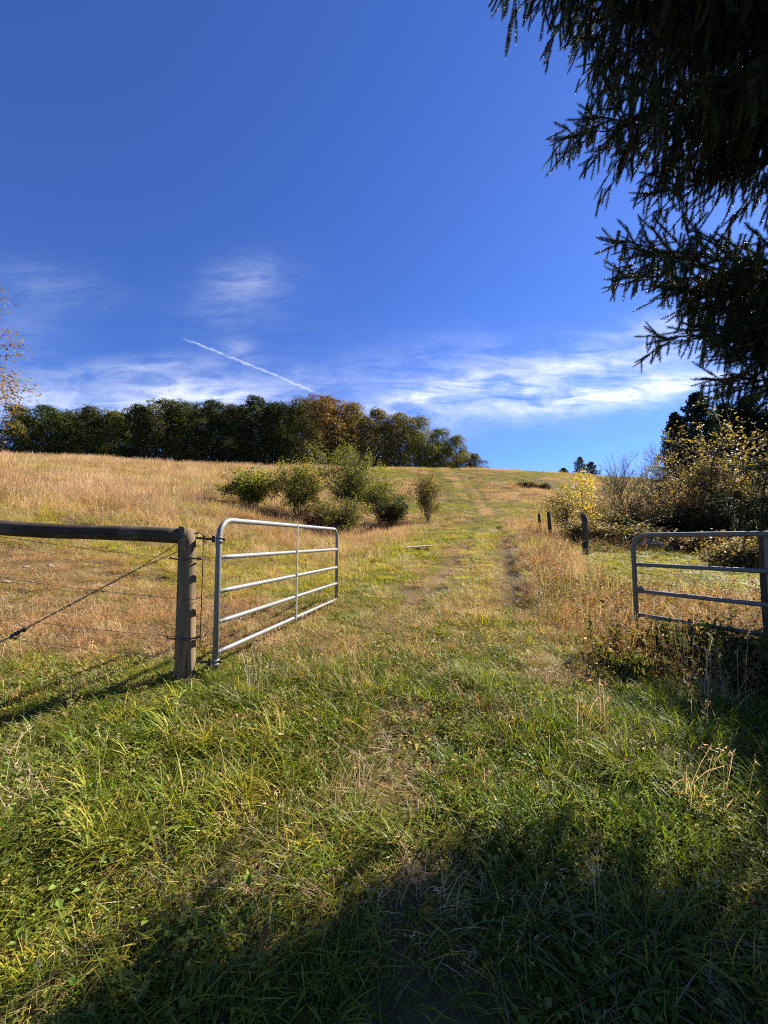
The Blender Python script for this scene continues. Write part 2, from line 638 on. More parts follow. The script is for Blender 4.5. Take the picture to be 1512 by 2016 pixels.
def cover(x, y):
    """share of each grass colour, height (m) and density (0..1) at a spot"""
    N = len(x)
    w = np.zeros((N, 8))
    h = np.full(N, .12)
    d = np.ones(N)
    t = x - track_c(y)
    n1, n2, n3 = fbm(x, y, .9, 41), fbm(x, y, 2.6, 42), fbm(x, y, 9, 43)
    nz = (n1 - .5) * 1.0

    def put(k, shares, hh, dd=1.0):
        """blend zone with strength k"""
        nonlocal h, d
        s = np.zeros((N, 8))
        for i, v in shares.items():
            s[:, i] = v
        w[:] = w * (1 - k)[:, None] + s * k[:, None]
        h = h * (1 - k) + hh * k
        d = d * (1 - k) + dd * k

    one = np.ones(N)
    put(one, {0: .50, 1: .34, 2: .12, 3: .04}, .11)                                  # lush foreground
    put(sstep(x + nz, .7, 1.5) * .8, {0: .26, 1: .38, 2: .28, 3: .06, 7: .02}, .11)    # right foreground
    k = np.exp(-((x - .28 + nz * .6) / .27) ** 2) * sstep(fbm(x, y, .45, 47), .42, .54)              # bare trodden strip
    put(k * (1 - sstep(y, 3.4, 4.5)), {0: .12, 1: .26, 2: .20, 3: .20, 5: .22}, .045, .20)
    pa = sstep(fbm(x, y, .75, 71), .50, .60)
    put(pa * .7, {0: .26, 1: .34, 2: .32, 3: .08}, .07, .95)
    pb = sstep(fbm(x, y, .9, 73), .52, .62)
    put(pb * .7, {0: .85, 1: .15}, .16, 1)
    # gateway
    g = sstep(y + nz, 2.9, 4.3)
    put(g, {0: .05, 1: .28, 2: .38, 3: .16, 5: .13}, .07, .95)
    gb = sstep(n2, .46, .60) * g * .7
    put(gb, {1: .16, 2: .16, 3: .32, 5: .30, 7: .06}, .07, .75)
    # behind the fence: short, burnt, stony
    lf = sstep(-x + nz * .7 - .15 * (y - 3.4), 1.0, 1.7) * sstep(y + nz * .5, 3.7, 4.4)
    put(lf, {2: .03, 3: .28, 5: .58, 6: .06, 7: .05}, .10, .65)
    lf2 = sstep(y + nz * 1.5, 6.0, 7.6) * (1 - sstep(t, -3.2, -1.6)) * sstep(-x, -6, -4)
    put(lf2, {1: .12, 2: .60, 3: .18, 5: .10}, .15, .95)
    soil = sstep(-x - .62 * y + nz * 1.2, -.6, .6) * sstep(y, 5, 6.2) * (1 - sstep(y + nz * 2, 8.5, 10.0))
    put(soil, {2: .10, 3: .32, 5: .50, 7: .08}, .08, .60)
    m3 = sstep(y + nz * 3, 10.5, 14) * (1 - sstep(t, -4.0, -2.2))
    put(m3, {1: .08, 2: .30, 3: .26, 4: .12, 5: .18, 7: .06}, .30, .95)
    # hillside field
    hf = sstep(y + nz * 4 - np.clip(x, -5, 30) * .30, 14, 20) * (1 - sstep(t, -3.2, -2.0) * (1 - sstep(y, 24, 30)))
    hh_ = .46 - .20 * sstep(x + .1 * y, -8, 2)
    put(hf, {2: .08, 3: .20, 4: .54, 5: .14, 7: .04}, hh_, 1)
    pt = sstep(fbm(x, y * .6, 3.2, 61, 3), .46, .60) * hf * .8
    put(pt, {1: .10, 2: .26, 3: .14, 5: .32, 6: .05, 7: .13}, hh_ * .6, 1)
    gp2 = sstep(fbm(x * .35, y, 4.0, 57), .56, .66) * sstep(y, 20, 34) * (1 - sstep(x, -14, 0)) * .7
    put(gp2, {1: .30, 2: .45, 3: .15, 4: .10}, .22, 1)
    cr = sstep(y, 62, 72) * sstep(x, -2, 20) * .8
    put(cr, {1: .06, 2: .12, 3: .12, 4: .46, 5: .20, 7: .04}, .28, 1)
    # verge right of the track: tall, dry
    vg = sstep(t + nz * .5, .95, 1.35) * (1 - sstep(t + nz, 2.2, 3.2)) * sstep(y + nz, 4.6, 6.2) * (1 - sstep(y, 26, 32))
    put(vg, {1: .08, 2: .16, 3: .25, 4: .15, 5: .21, 6: .07, 7: .08}, .28, 1)
    # weedy ground by the right-hand gate
    wg = sstep(x + nz * .6, 1.7, 2.5) * sstep(y + nz * .5, 3.0, 3.8) * (1 - sstep(y + nz * 1.2, 5.6, 7.2)) * (1 - vg)
    put(wg, {0: .08, 1: .16, 2: .24, 3: .19, 5: .18, 6: .05, 7: .10}, .28, 1)
    # mown green on the right
    lw = sstep(t + nz * .6, 2.2, 3.0) * sstep(y + nz * 1.2, 6.4, 7.6) * (1 - sstep(y + nz, 13.0, 14.2))
    put(lw, {0: .10, 1: .38, 2: .50, 3: .02}, .08, 1)
    rb = sstep(t + nz, 2.9, 3.6) * sstep(y + nz, 13.2, 14.6) * (1 - sstep(y, 40, 52))
    put(rb, {1: .12, 2: .22, 3: .22, 4: .10, 5: .16, 7: .18}, .34, 1)
    gp = sstep(fbm(x * .8 + y * .25, y, 6.5, 51, 4), .45, .54) * sstep(y, 24, 34) * sstep(x + (y - 40) * .05, -14, 0)
    put(gp * .9, {0: .30, 1: .45, 2: .20, 4: .05}, .13, 1)
    # the track: worn ruts, grassy crown
    tr = (1 - sstep(np.abs(t) + nz * .3, 1.05, 1.4)) * sstep(y, 4.2, 6.0)
    put(tr * (1 - sstep(y, 15, 18)), {1: .20, 2: .48, 3: .22, 5: .10}, .11, .9)
    put(tr * sstep(y, 13, 17), {1: .46, 2: .44, 3: .10}, .13, 1)
    put(tr * sstep(y, 26, 32), {2: .30, 3: .24, 4: .36, 5: .10}, .20, 1)
    # green verge left of the track
    gv = np.exp(-((t + 2.6) / 1.5) ** 2) * sstep(y, 6.0, 8.0) * (1 - sstep(y, 24, 30))
    put(gv * .85, {0: .05, 1: .42, 2: .45, 3: .08}, .13, 1)
    rut = np.exp(-((np.abs(t) - .80) / (.33 + .25 * sstep(y, 25, 40))) ** 2) * sstep(y + nz, 4.6, 6.5)
    put(rut * .99 * (1 - sstep(y, 17, 22)), {2: .08, 3: .12, 5: .32, 7: .48}, .025, .03)
    put(rut * .95 * sstep(y, 17, 24), {0: .45, 1: .40, 2: .05, 7: .10}, .06, .8)
    # second worn line climbing the hill to its left
    t2 = x - np.interp(y, [30, 45, 60, 80], [6.2, 8.2, 9.6, 10.5])
    put(np.exp(-(t2 / .9) ** 2) * sstep(y, 32, 38) * .85, {0: .5, 1: .4, 2: .1}, .08, 1)
    w /= w.sum(1, keepdims=True)
    return w, h, d


def pick(w):
    c = np.cumsum(w, 1)
    r = rng.random(len(w))[:, None]
    return np.minimum((r > c).sum(1), 7)


# ------------------------------------------------------------------ ground
yr = np.concatenate([np.linspace(-30, 0, 24, endpoint=False), np.linspace(0, 10, 110, endpoint=False),
                     np.geomspace(10, 110, 210, endpoint=False), np.geomspace(110, 3500, 30)])
cs = np.linspace(-1, 1, 261)
cs = np.sign(cs) * (0.35 * np.abs(cs) + .65 * np.abs(cs) ** 2.2)
GX = cs[None, :] * (14 + 1.9 * np.maximum(yr, 0))[:, None]
GY = np.repeat(yr[:, None], len(cs), 1)
GZ = T(GX.ravel(), GY.ravel()).reshape(GX.shape)
gv = np.stack([GX, GY, GZ], -1).reshape(-1, 3)
nr, nc = GX.shape
idx = np.arange(nr * nc).reshape(nr, nc)
gf = np.stack([idx[:-1, :-1], idx[:-1, 1:], idx[1:, 1:], idx[1:, :-1]], -1).reshape(-1, 4)

m, q = new_mat('earth_and_thatch')
a = q.n('ShaderNodeAttribute', attribute_name='thatch')
tcn = q.n('ShaderNodeTexCoord')
f1 = q.noise(tcn.outputs['Object'], 9, 8, .7).outputs['Fac']
f2 = q.noise(tcn.outputs['Object'], 1.2, 6, .6).outputs['Fac']
f3 = q.noise(tcn.outputs['Object'], 70, 3, .6).outputs['Fac']
c = q.mix(q.smooth(f1, .35, .65), a.outputs['Color'], (.115, .066, .036, 1))
c = q.mix(q.m('MULTIPLY', q.smooth(f3, .35, .7), .5), c, (.05, .033, .02, 1))
c = q.mix(q.m('MULTIPLY', q.smooth(f2, .4, .7), .4), c, (.20, .12, .062, 1))
p = q.n('ShaderNodeBsdfPrincipled')
q.link(c, p.inputs['Base Color'])
p.inputs['Roughness'].default_value = 1
p.inputs['Specular IOR Level'].default_value = .05
b = q.n('ShaderNodeBump')
b.inputs['Strength'].default_value = .8
b.inputs['Distance'].default_value = .03
q.link(q.m('ADD', f1, q.m('MULTIPLY', f3, .4)), b.inputs['Height'])
q.link(b.outputs[0], p.inputs['Normal'])
out(q, p.outputs[0])
M_earth = m
ground = tag(mesh_obj('ground', gv, gf, M_earth, None, True), kind='structure')
w, h, d = cover(gv[:, 0], gv[:, 1])
tc_ = (w @ PAL) * .42 * np.array([.85, 1.0, .8])
ca_ = ground.data.attributes.new('thatch', 'FLOAT_COLOR', 'POINT')
ca_.data.foreach_set('color', np.concatenate([tc_, np.ones((len(tc_), 1))], 1).astype(np.float32).ravel())


# ------------------------------------------------------------------ plants: small models that are scattered as ground cover
def blades(nb, spread, h0, h1, wd, lean0, lean1, curl, seg=4, seed=0, thin_top=True, twist=.5):
    r = np.random.default_rng(seed)
    V, Fc = [], []
    for i in range(nb):
        rr = spread * math.sqrt(r.random())
        a0 = r.random() * 6.283
        bx, by = rr * math.cos(a0), rr * math.sin(a0)
        az = a0 + r.normal() * 1.0
        hh = h0 + (h1 - h0) * r.random()
        ln = lean0 + (lean1 - lean0) * r.random()
        cu = curl * (.4 + 1.1 * r.random())
        wdt = wd * (.6 + .7 * r.random())
        base = len(V)
        x = z = 0.0
        ang = ln
        fa = az + math.pi / 2 + r.normal() * twist
        for s in range(seg + 1):
            t = s / seg
            ww = wdt * (1 - t ** 1.6) * (.55 + .45 * min(1, t * 4)) * .5
            px_, py_ = bx + x * math.cos(az), by + x * math.sin(az)
            if s == seg:
                V.append((px_, py_, z))
            else:
                V.append((px_ + ww * math.cos(fa), py_ + ww * math.sin(fa), z))
                V.append((px_ - ww * math.cos(fa), py_ - ww * math.sin(fa), z))
            x += math.sin(ang) * hh / seg
            z += math.cos(ang) * hh / seg
            ang += cu / seg
        for s in range(seg - 1):
            b = base + 2 * s
            Fc.append((b, b + 1, b + 3, b + 2))
        b = base + 2 * (seg - 1)
        Fc.append((b, b + 1, b + 2))
    return V, Fc


def seedheads(ns, spread, h0, h1, seed=0, head=.10, fluff=10, lw=.004):
    """thin stalks with a loose seed head"""
    r = np.random.default_rng(seed)
    V, Fc = [], []
    for i in range(ns):
        rr = spread * math.sqrt(r.random())
        a0 = r.random() * 6.283
        bx, by = rr * math.cos(a0), rr * math.sin(a0)
        az = r.random() * 6.283
        hh = h0 + (h1 - h0) * r.random()
        ln = abs(r.normal()) * .22
        dx_, dy_ = math.cos(az), math.sin(az)
        pts = []
        x = z = 0
        ang = ln * .3
        for s in range(4):
            pts.append((bx + x * dx_, by + x * dy_, z))
            x += math.sin(ang) * hh / 3
            z += math.cos(ang) * hh / 3
            ang += ln * .6
        fa = r.random() * 3.14
        cx, cy = math.cos(fa) * lw / 2, math.sin(fa) * lw / 2
        base = len(V)
        for p_ in pts:
            V += [(p_[0] + cx, p_[1] + cy, p_[2]), (p_[0] - cx, p_[1] - cy, p_[2])]
        for s in range(3):
            b = base + 2 * s
            Fc.append((b, b + 1, b + 3, b + 2))
        top = Vector(pts[-1])
        dr = (Vector(pts[-1]) - Vector(pts[-2])).normalized()
        for k in range(fluff):
            t = k / fluff
            c_ = top - dr * head * t + Vector((r.normal(), r.normal(), r.normal() * .5)) * .008
            o_ = Vector((r.normal(), r.normal(), r.normal() + .8)).normalized() * (.012 + .022 * r.random())
            s_ = Vector((r.normal(), r.normal(), r.normal())).normalized() * .0045
            b = len(V)
            V += [tuple(c_ + s_), tuple(c_ + o_), tuple(c_ - s_)]
            Fc.append((b, b + 1, b + 2))
    return V, Fc


def join(*parts):
    V, Fc = [], []
    for v, f in parts:
        b = len(V)
        V += list(v)
        Fc += [tuple(i + b for i in q_) for q_ in f]
    return V, Fc


def leaflets(nl, spread, zmin, zmax, size, seed=0, stalk=False, flat=.6):
    """small broad leaves held flat above the soil (clover and other herbs)"""
    r = np.random.default_rng(seed)
    V, Fc = [], []
    for i in range(nl):
        rr = spread * math.sqrt(r.random())
        a0 = r.random() * 6.283
        c_ = Vector((rr * math.cos(a0), rr * math.sin(a0), zmin + (zmax - zmin) * r.random()))
        nrm = Vector((r.normal() * flat, r.normal() * flat, 1)).normalized()
        t_ = nrm.cross(Vector((r.normal(), r.normal(), .1))).normalized()
        b_ = nrm.cross(t_)
        s = size * (.5 + .9 * r.random())
        b = len(V)
        V += [tuple(c_ - t_ * s * .5), tuple(c_ + b_ * s * .34 - t_ * .05 * s + nrm * s * .10), tuple(c_ + t_ * s * .5 - nrm * s * .12), tuple(c_ - b_ * s * .34 - t_ * .05 * s + nrm * s * .10)]
        Fc += [(b, b + 1, b + 2), (b, b + 2, b + 3)]
    return V, Fc


def weedplant(seed, ns=5, h0=.25, h1=.5, nl=16, size=.03, spread=.06):
    """upright brown stalks with small leaves"""
    r = np.random.default_rng(seed)
    V, Fc = [], []
    for i in range(ns):
        az, ln = r.random() * 6.283, abs(r.normal()) * .28
        hh = h0 + (h1 - h0) * r.random()
        bx, by = r.normal() * spread, r.normal() * spread
        d_ = Vector((math.sin(ln) * math.cos(az), math.sin(ln) * math.sin(az), math.cos(ln)))
        fa = r.random() * 3.14
        c_ = Vector((math.cos(fa), math.sin(fa), 0)) * .002
        p0, p1 = Vector((bx, by, 0)), Vector((bx, by, 0)) + d_ * hh
        b = len(V)
        V += [tuple(p0 + c_), tuple(p0 - c_), tuple(p1 - c_ * .4), tuple(p1 + c_ * .4)]
        Fc.append((b, b + 1, b + 2, b + 3))
        for k in range(nl):
            t = .2 + .8 * r.random()
            q0 = p0 + d_ * hh * t
            o_ = Vector((r.normal(), r.normal(), r.normal() * .6 + .3)).normalized()
            s_ = o_.cross(Vector((r.normal(), r.normal(), r.normal()))).normalized()
            s = size * (.5 + r.random())
            b = len(V)
            V += [tuple(q0), tuple(q0 + o_ * s * .5 + s_ * s * .22), tuple(q0 + o_ * s), tuple(q0 + o_ * s * .5 - s_ * s * .22)]
            Fc += [(b, b + 1, b + 2), (b, b + 2, b + 3)]
    return V, Fc


def proto(coll, name, vf, mat):
    me = bpy.data.meshes.new(name)
    me.from_pydata(vf[0], [], vf[1])
    me.materials.append(mat)
    o = bpy.data.objects.new(name, me)
    coll.objects.link(o)
    return o


def proto_set(name, items, mat):
    c = bpy.data.collections.new(name)        # kept out of the scene: only its scattered copies stand in it
    for i, vf in enumerate(items):
        proto(c, '%s_%02d' % (name, i), vf, mat)
    return c


P_lawn = proto_set('lawn', [blades(100, .15, .05, .16, .0058, .25, 1.3, .8, 4, s) for s in range(8)], M_grass)
P_long = proto_set('long', [blades(20, .05, .16, .34, .0065, .15, .7, 1.5, 5, s + 20) for s in range(5)], M_grass)
P_dry = proto_set('dry', [join(blades(80, .17, .08, .28, .0035, .1, .9, .9, 3, s + 40), seedheads(9, .15, .2, .36, s + 40, .05, 4, .0025)) for s in range(6)], M_dry)
P_tall = proto_set('tall', [join(blades(70, .30, .25, .7, .006, .05, .6, .9, 3, s + 60), seedheads(22, .30, .55, 1.0, s + 60, .16, 8, .004)) for s in range(6)], M_dry)
P_far = proto_set('farclump', [join(blades(46, .55, .35, .8, .013, .05, .7, .9, 3, s + 80), seedheads(18, .55, .7, 1.05, s + 80, .25, 6, .009)) for s in range(5)], M_dry)
P_farg = proto_set('fargreen', [blades(60, .5, .25, .7, .016, .1, .8, 1.0, 3, s + 100) for s in range(4)], M_grass)
P_herb = proto_set('herb', [leaflets(26, .09, .015, .07, .026, s + 120) for s in range(5)], M_weed)
P_weed = proto_set('weed', [weedplant(s + 140) for s in range(5)], M_weed)
P_litter = proto_set('litter', [leaflets(4, .10, .01, .04, .032, s + 160, flat=1.1) for s in range(4)], M_weed)
P_aster = proto_set('aster', [leaflets(14, .14, .35, .6, .018, s + 170, flat=.5) for s in range(3)], M_petal)


def scatter(name, coll, pts, scl, tint, label, cat, tilt=.12, lean=None, rot=None, parent=None):
    N = len(pts)
    me = bpy.data.meshes.new(name)
    me.vertices.add(N)
    me.vertices.foreach_set('co', np.asarray(pts, np.float32).ravel())
    if rot is None:
        rot = np.stack([rng.normal(0, tilt, N), rng.normal(0, tilt, N), rng.random(N) * 6.283], 1)
    nv = len(coll.objects)
    for an, ty, fld, val in (('rot', 'FLOAT_VECTOR', 'vector', rot), ('scl', 'FLOAT_VECTOR', 'vector', scl), ('tint', 'FLOAT_COLOR', 'color', np.concatenate([tint, np.ones((N, 1))], 1)), ('vi', 'INT', 'value', rng.integers(0, nv, N))):
        at_ = me.attributes.new(an, ty, 'POINT')
        at_.data.foreach_set(fld, np.asarray(val, np.int32 if ty == 'INT' else np.float32).ravel())
    o = bpy.data.objects.new(name, me)
    C.objects.link(o)
    o.parent = parent
    g = bpy.data.node_groups.new('scatter_' + name, 'GeometryNodeTree')
    g.interface.new_socket('Geometry', in_out='INPUT', socket_type='NodeSocketGeometry')
    g.interface.new_socket('Geometry', in_out='OUTPUT', socket_type='NodeSocketGeometry')
    gi, go = g.nodes.new('NodeGroupInput'), g.nodes.new('NodeGroupOutput')
    ip = g.nodes.new('GeometryNodeInstanceOnPoints')
    ci = g.nodes.new('GeometryNodeCollectionInfo')
    ci.inputs['Collection'].default_value = coll
    ci.inputs['Separate Children'].default_value = True
    ci.inputs['Reset Children'].default_value = True
    ip.inputs['Pick Instance'].default_value = True

    def attr(nm, ty):
        k = g.nodes.new('GeometryNodeInputNamedAttribute')
        k.data_type = ty
        k.inputs['Name'].default_value = nm
        return k.outputs['Attribute']
    g.links.new(gi.outputs[0], ip.inputs['Points'])
    g.links.new(ci.outputs[0], ip.inputs['Instance'])
    g.links.new(attr('vi', 'INT'), ip.inputs['Instance Index'])
    e2r = g.nodes.new('FunctionNodeEulerToRotation')
    g.links.new(attr('rot', 'FLOAT_VECTOR'), e2r.inputs[0])
    g.links.new(e2r.outputs[0], ip.inputs['Rotation'])
    g.links.new(attr('scl', 'FLOAT_VECTOR'), ip.inputs['Scale'])
    g.links.new(ip.outputs[0], go.inputs[0])
    md = o.modifiers.new('scatter', 'NODES')
    md.node_group = g
    if parent is None:
        tag(o, label, cat)
    tag(o, kind='stuff')
    return o


def ring(y0, y1, dens, wide=1.5, pad=1.6):
    ym = np.linspace(y0, y1, 60)
    hw = wide * np.maximum(ym, 0) + pad
    area = np.trapezoid(2 * hw, ym) if hasattr(np, 'trapezoid') else np.trapz(2 * hw, ym)
    N = int(area * dens)
    cdf = np.cumsum(hw)
    cdf = cdf / cdf[-1]
    y = np.interp(rng.random(N), cdf, ym)
    x = (rng.random(N) * 2 - 1) * (wide * np.maximum(y, 0) + pad)
    return x, y


def jitter(col, amt=.18):
    k = 1 + rng.normal(0, amt, (len(col), 1))
    kk = 1 + rng.normal(0, .06, col.shape)
    return np.clip(col * k * kk, .005, .85)


def grow(y0, y1, dens, scale_by=1.0):
    """points with their colour class, height and position"""
    x, y = ring(y0, y1, dens)
    w, h, d = cover(x, y)
    keep = rng.random(len(x)) < d
    x, y, w, h = x[keep], y[keep], w[keep], h[keep]
    k = pick(w)
    return x, y, T(x, y), k, h


def P3(x, y, z, dz=-.01):
    return np.stack([x, y, z + dz], 1)


lawn_p, lawn_s, lawn_c = [], [], []
dry_p, dry_s, dry_c = [], [], []
tall_p, tall_s, tall_c = [], [], []
for (y0, y1, de, sc) in ((-.6, 1.2, 60, 1.), (1.2, 3.2, 95, 1.), (3.2, 6.5, 75, 1.), (6.5, 12, 30, 1.3), (12, 20, 11, 1.9)):
    x, y, z, k, h = grow(y0, y1, de)
    gr = k <= 2
    sx = sc * (.8 + .5 * rng.random(len(x)))
    sz = np.clip(h / .13, .35, 1.9) * (.65 + .7 * rng.random(len(x)))
    lawn_p.append(P3(x, y, z)[gr])
    lawn_s.append(np.stack([sx, sx, sz * np.maximum(1, sc * .8)], 1)[gr])
    lawn_c.append(PAL[k][gr])
    short = (~gr) & (h < .24)
    dry_p.append(P3(x, y, z)[short])
    dry_s.append(np.stack([sx, sx, np.clip(h / .20, .3, 1.3) * (.6 + .8 * rng.random(len(x))) * np.maximum(1, sc * .7)], 1)[short])
    dry_c.append(PAL[k][short])
    tl = (~gr) & (h >= .24) & (rng.random(len(x)) < .55)
    st_ = np.clip(h / .62, .35, 1.1) * (.65 + .6 * rng.random(len(x)))
    tall_p.append(P3(x, y, z)[tl])
    tall_s.append(np.stack([sx * .8, sx * .8, st_], 1)[tl])
    tall_c.append(PAL[k][tl])
cat_ = np.concatenate
scatter('green_grass', P_lawn, cat_(lawn_p), cat_(lawn_s), jitter(cat_(lawn_c)), 'short green grass covering the gateway and track', 'grass')
scatter('dry_grass', P_dry, cat_(dry_p), cat_(dry_s), jitter(cat_(dry_c)), 'short straw-coloured grass around the gates', 'grass')
scatter('tall_dry_grass', P_tall, cat_(tall_p), cat_(tall_s), jitter(cat_(tall_c)), 'tall dry grass along the track verge and field edge', 'grass')
fp, fs, fc, gp_, gs_, gc_ = [], [], [], [], [], []
for (y0, y1, de, sc) in ((20, 34, 6.5, .8), (34, 56, 3.6, 1.05), (56, 96, 2.2, 1.3)):
    x, y, z, k, h = grow(y0, y1, de)
    gr = k <= 2
    sx = sc * (.7 + .6 * rng.random(len(x)))
    sz = np.clip(h / .62, .18, 1.2) * (.4 + 1.1 * rng.random(len(x)) ** 1.5)
    fp.append(P3(x, y, z)[~gr])
    fs.append(np.stack([sx, sx, sz], 1)[~gr])
    fc.append(PAL[k][~gr])
    gp_.append(P3(x, y, z)[gr])
    gs_.append(np.stack([sx, sx, sz], 1)[gr])
    gc_.append(PAL[k][gr])
scatter('field_grass', P_far, cat_(fp), cat_(fs), jitter(cat_(fc)), 'tan dry grass over the hillside field', 'grass')
scatter('hill_green_grass', P_farg, cat_(gp_), cat_(gs_), jitter(cat_(gc_)), 'green grass patches on the hillside', 'grass')
# long blades, herbs, litter near by
x, y = ring(-.4, 3.6, 60)
w, h, d = cover(x, y)
k = pick(w)
nn = fbm(x, y, .7, 77)
ok = (rng.random(len(x)) < sstep(nn, .42, .62)) & (d > .6) & (k <= 2) & (w[:, 3:].sum(1) < .5)
x, y, k = x[ok], y[ok], k[ok]
s_ = (.65 + .55 * rng.random(len(x))) * (1 - .35 * sstep(y, 2.2, 3.4))
scatter('long_grass', P_long, P3(x, y, T(x, y)), np.stack([s_, s_, s_], 1), jitter(PAL[k]), 'long arching green grass blades in the foreground', 'grass')
x, y = ring(-.4, 7.0, 190)
w, h, d = cover(x, y)
nn = fbm(x, y, .6, 88)
gsh = w[:, :3].sum(1)
ok = (rng.random(len(x)) < sstep(nn, .40, .60) * (.25 + .75 * gsh))
x, y = x[ok], y[ok]
s_ = .6 + .7 * rng.random(len(x))
colr_ = np.where(rng.random((len(x), 1)) < .8, np.array([[.13, .165, .025]]), np.array([[.26, .22, .05]]))
scatter('clover_and_herbs', P_herb, P3(x, y, T(x, y)), np.stack([s_, s_, s_], 1), jitter(colr_), 'small clover and herb leaves among the grass', 'ground cover')
x, y = ring(0, 9.0, 16)
ok = rng.random(len(x)) < .25 + .75 * sstep(fbm(x, y, .8, 99), .45, .6)
x, y = x[ok], y[ok]
s_ = .6 + .8 * rng.random(len(x))
colr_ = np.array([[.30, .19, .09], [.22, .11, .05], [.42, .36, .22], [.13, .08, .045]])[rng.integers(0, 4, len(x))]
scatter('fallen_leaves', P_litter, P3(x, y, T(x, y)), np.stack([s_, s_, s_ * .7], 1), jitter(colr_), 'dead brown leaves fallen among the grass', 'leaf litter')
x, y = ring(3.0, 16, 22, 1.4, 1.5)
w, h, d = cover(x, y)
t_ = x - track_c(y)
wz = sstep(x, 1.7, 2.6) * (1 - sstep(y, 6, 7.2)) * sstep(y, 2.6, 3.6) + sstep(t_, 1.2, 1.9) * (1 - sstep(t_, 2.2, 2.9)) * .4 + sstep(t_, 3, 4) * sstep(y, 13.2, 14.2) * .8
ok = rng.random(len(x)) < wz
x, y = x[ok], y[ok]
s_ = .6 + .7 * rng.random(len(x))
colr_ = np.array([[.16, .10, .05], [.20, .13, .045], [.13, .13, .035], [.22, .10, .05], [.26, .20, .08]])[rng.integers(0, 5, len(x))]
scatter('brown_weeds', P_weed, P3(x, y, T(x, y)), np.stack([s_, s_, s_], 1), jitter(colr_), 'brown leafy weeds around the right-hand gate', 'weeds')
P_thatch = proto_set('thatch', [blades(46, .20, .06, .16, .0036, 1.0, 1.5, .25, 3, s + 200) for s in range(4)], M_dry)
x, y = ring(0, 7.0, 24)
ok = rng.random(len(x)) < .2 + .8 * sstep(fbm(x, y, .7, 111), .44, .58)
x, y = x[ok], y[ok]
s_ = .7 + .7 * rng.random(len(x))
colr_ = np.array([[.34, .25, .13], [.24, .15, .08], [.42, .34, .20], [.17, .11, .06]])[rng.integers(0, 4, len(x))]
scatter('dead_thatch', P_thatch, P3(x, y, T(x, y), .012), np.stack([s_, s_, s_], 1), jitter(colr_), 'matted dead straw lying between the grass blades', 'thatch')
# asters
ax, ay = [], []
for (pxc, Y, sx_, sy_, N) in ((970, 13.5, .45, 1.6, 26), (300, 17, 2.2, 2, 22), (60, 26, 4, 4, 36), (240, 32, 6, 5, 40), (870, 26, 1.2, 1, 12)):
    ax.append(gx(pxc, Y) + rng.normal(0, sx_, N))
    ay.append(Y + rng.normal(0, sy_, N))
x, y = cat_(ax), cat_(ay)
s_ = .8 + .5 * rng.random(len(x))
scatter('white_asters', P_aster, P3(x, y, T(x, y)), np.stack([s_, s_, s_], 1), np.ones((len(x), 3)) * .7, 'tiny white aster flowers in the dry grass', 'wildflowers')

# ------------------------------------------------------------------ gates and fence
def P(x, y, zrel):
    return Vector((x, y, EYE + zrel))


def arc_path(a, b, z_top, z_bot, r, nseg=7):
    """hinge stile up, round the corner, along the top, round, down the free end (a, b are 2-D ends)"""
    a, b = Vector(a), Vector(b)
    dr = (b - a).normalized()
    pts = [P(a.x, a.y, z_bot)]
    for i in range(nseg + 1):
        an = math.pi / 2 * i / nseg
        o = a + dr * (r - r * math.cos(an))
        pts.append(P(o.x, o.y, z_top - r + r * math.sin(an)))
    for i in range(nseg + 1):
        an = math.pi / 2 * (1 - i / nseg)
        o = b - dr * (r - r * math.cos(an))
        pts.append(P(o.x, o.y, z_top - r + r * math.sin(an)))
    pts.append(P(b.x, b.y, z_bot))
    return pts


def make_gate(M_galv, hinge, free, top, bars, braces, bot):
    root = empty('farm_gate', (hinge[0], hinge[1], Tf(*hinge)))
    loc = Vector(root.location)

    def loc_(pts):
        return [p_ - loc for p_ in pts]
    hv, fv = Vector(hinge), Vector(free)
    dr = (fv - hv).normalized()
    MB().tube(loc_(arc_path(hinge, free, top, bot, .16)), .025, 12).build('frame', M_galv, root)
    for zb in bars:
        nb = 14
        pts = []
        for i in range(nb + 1):
            o = hv.lerp(fv, i / nb)
            pts.append(P(o.x, o.y, zb))
        rb_ = MB().tube(loc_(pts), .0215, 12)
        for t0, t1 in ((.008, .0125), (.9875, .992)):      # weld beads at both ends
            e0, e1 = hv.lerp(fv, t0), hv.lerp(fv, t1)
            rb_.tube(loc_([P(e0.x, e0.y, zb), P(e1.x, e1.y, zb)]), [.0265, .0235] if t0 < .5 else [.0235, .0265], 12)
        rb_.build('rail', M_galv, root)
    for t in braces:
        o = hv.lerp(fv, t)
        rot = Matrix.Rotation(math.atan2(dr.y, dr.x), 3, 'Z')
        zc = (top + bars[-1]) / 2
        side = Vector((-dr.y, dr.x)) * -.0255
        MB().box(P(o.x + side.x, o.y + side.y, zc) - loc, (.034, .006, top - bars[-1] + .03), rot).build('brace', M_galv, root, False)
    return root, loc, dr


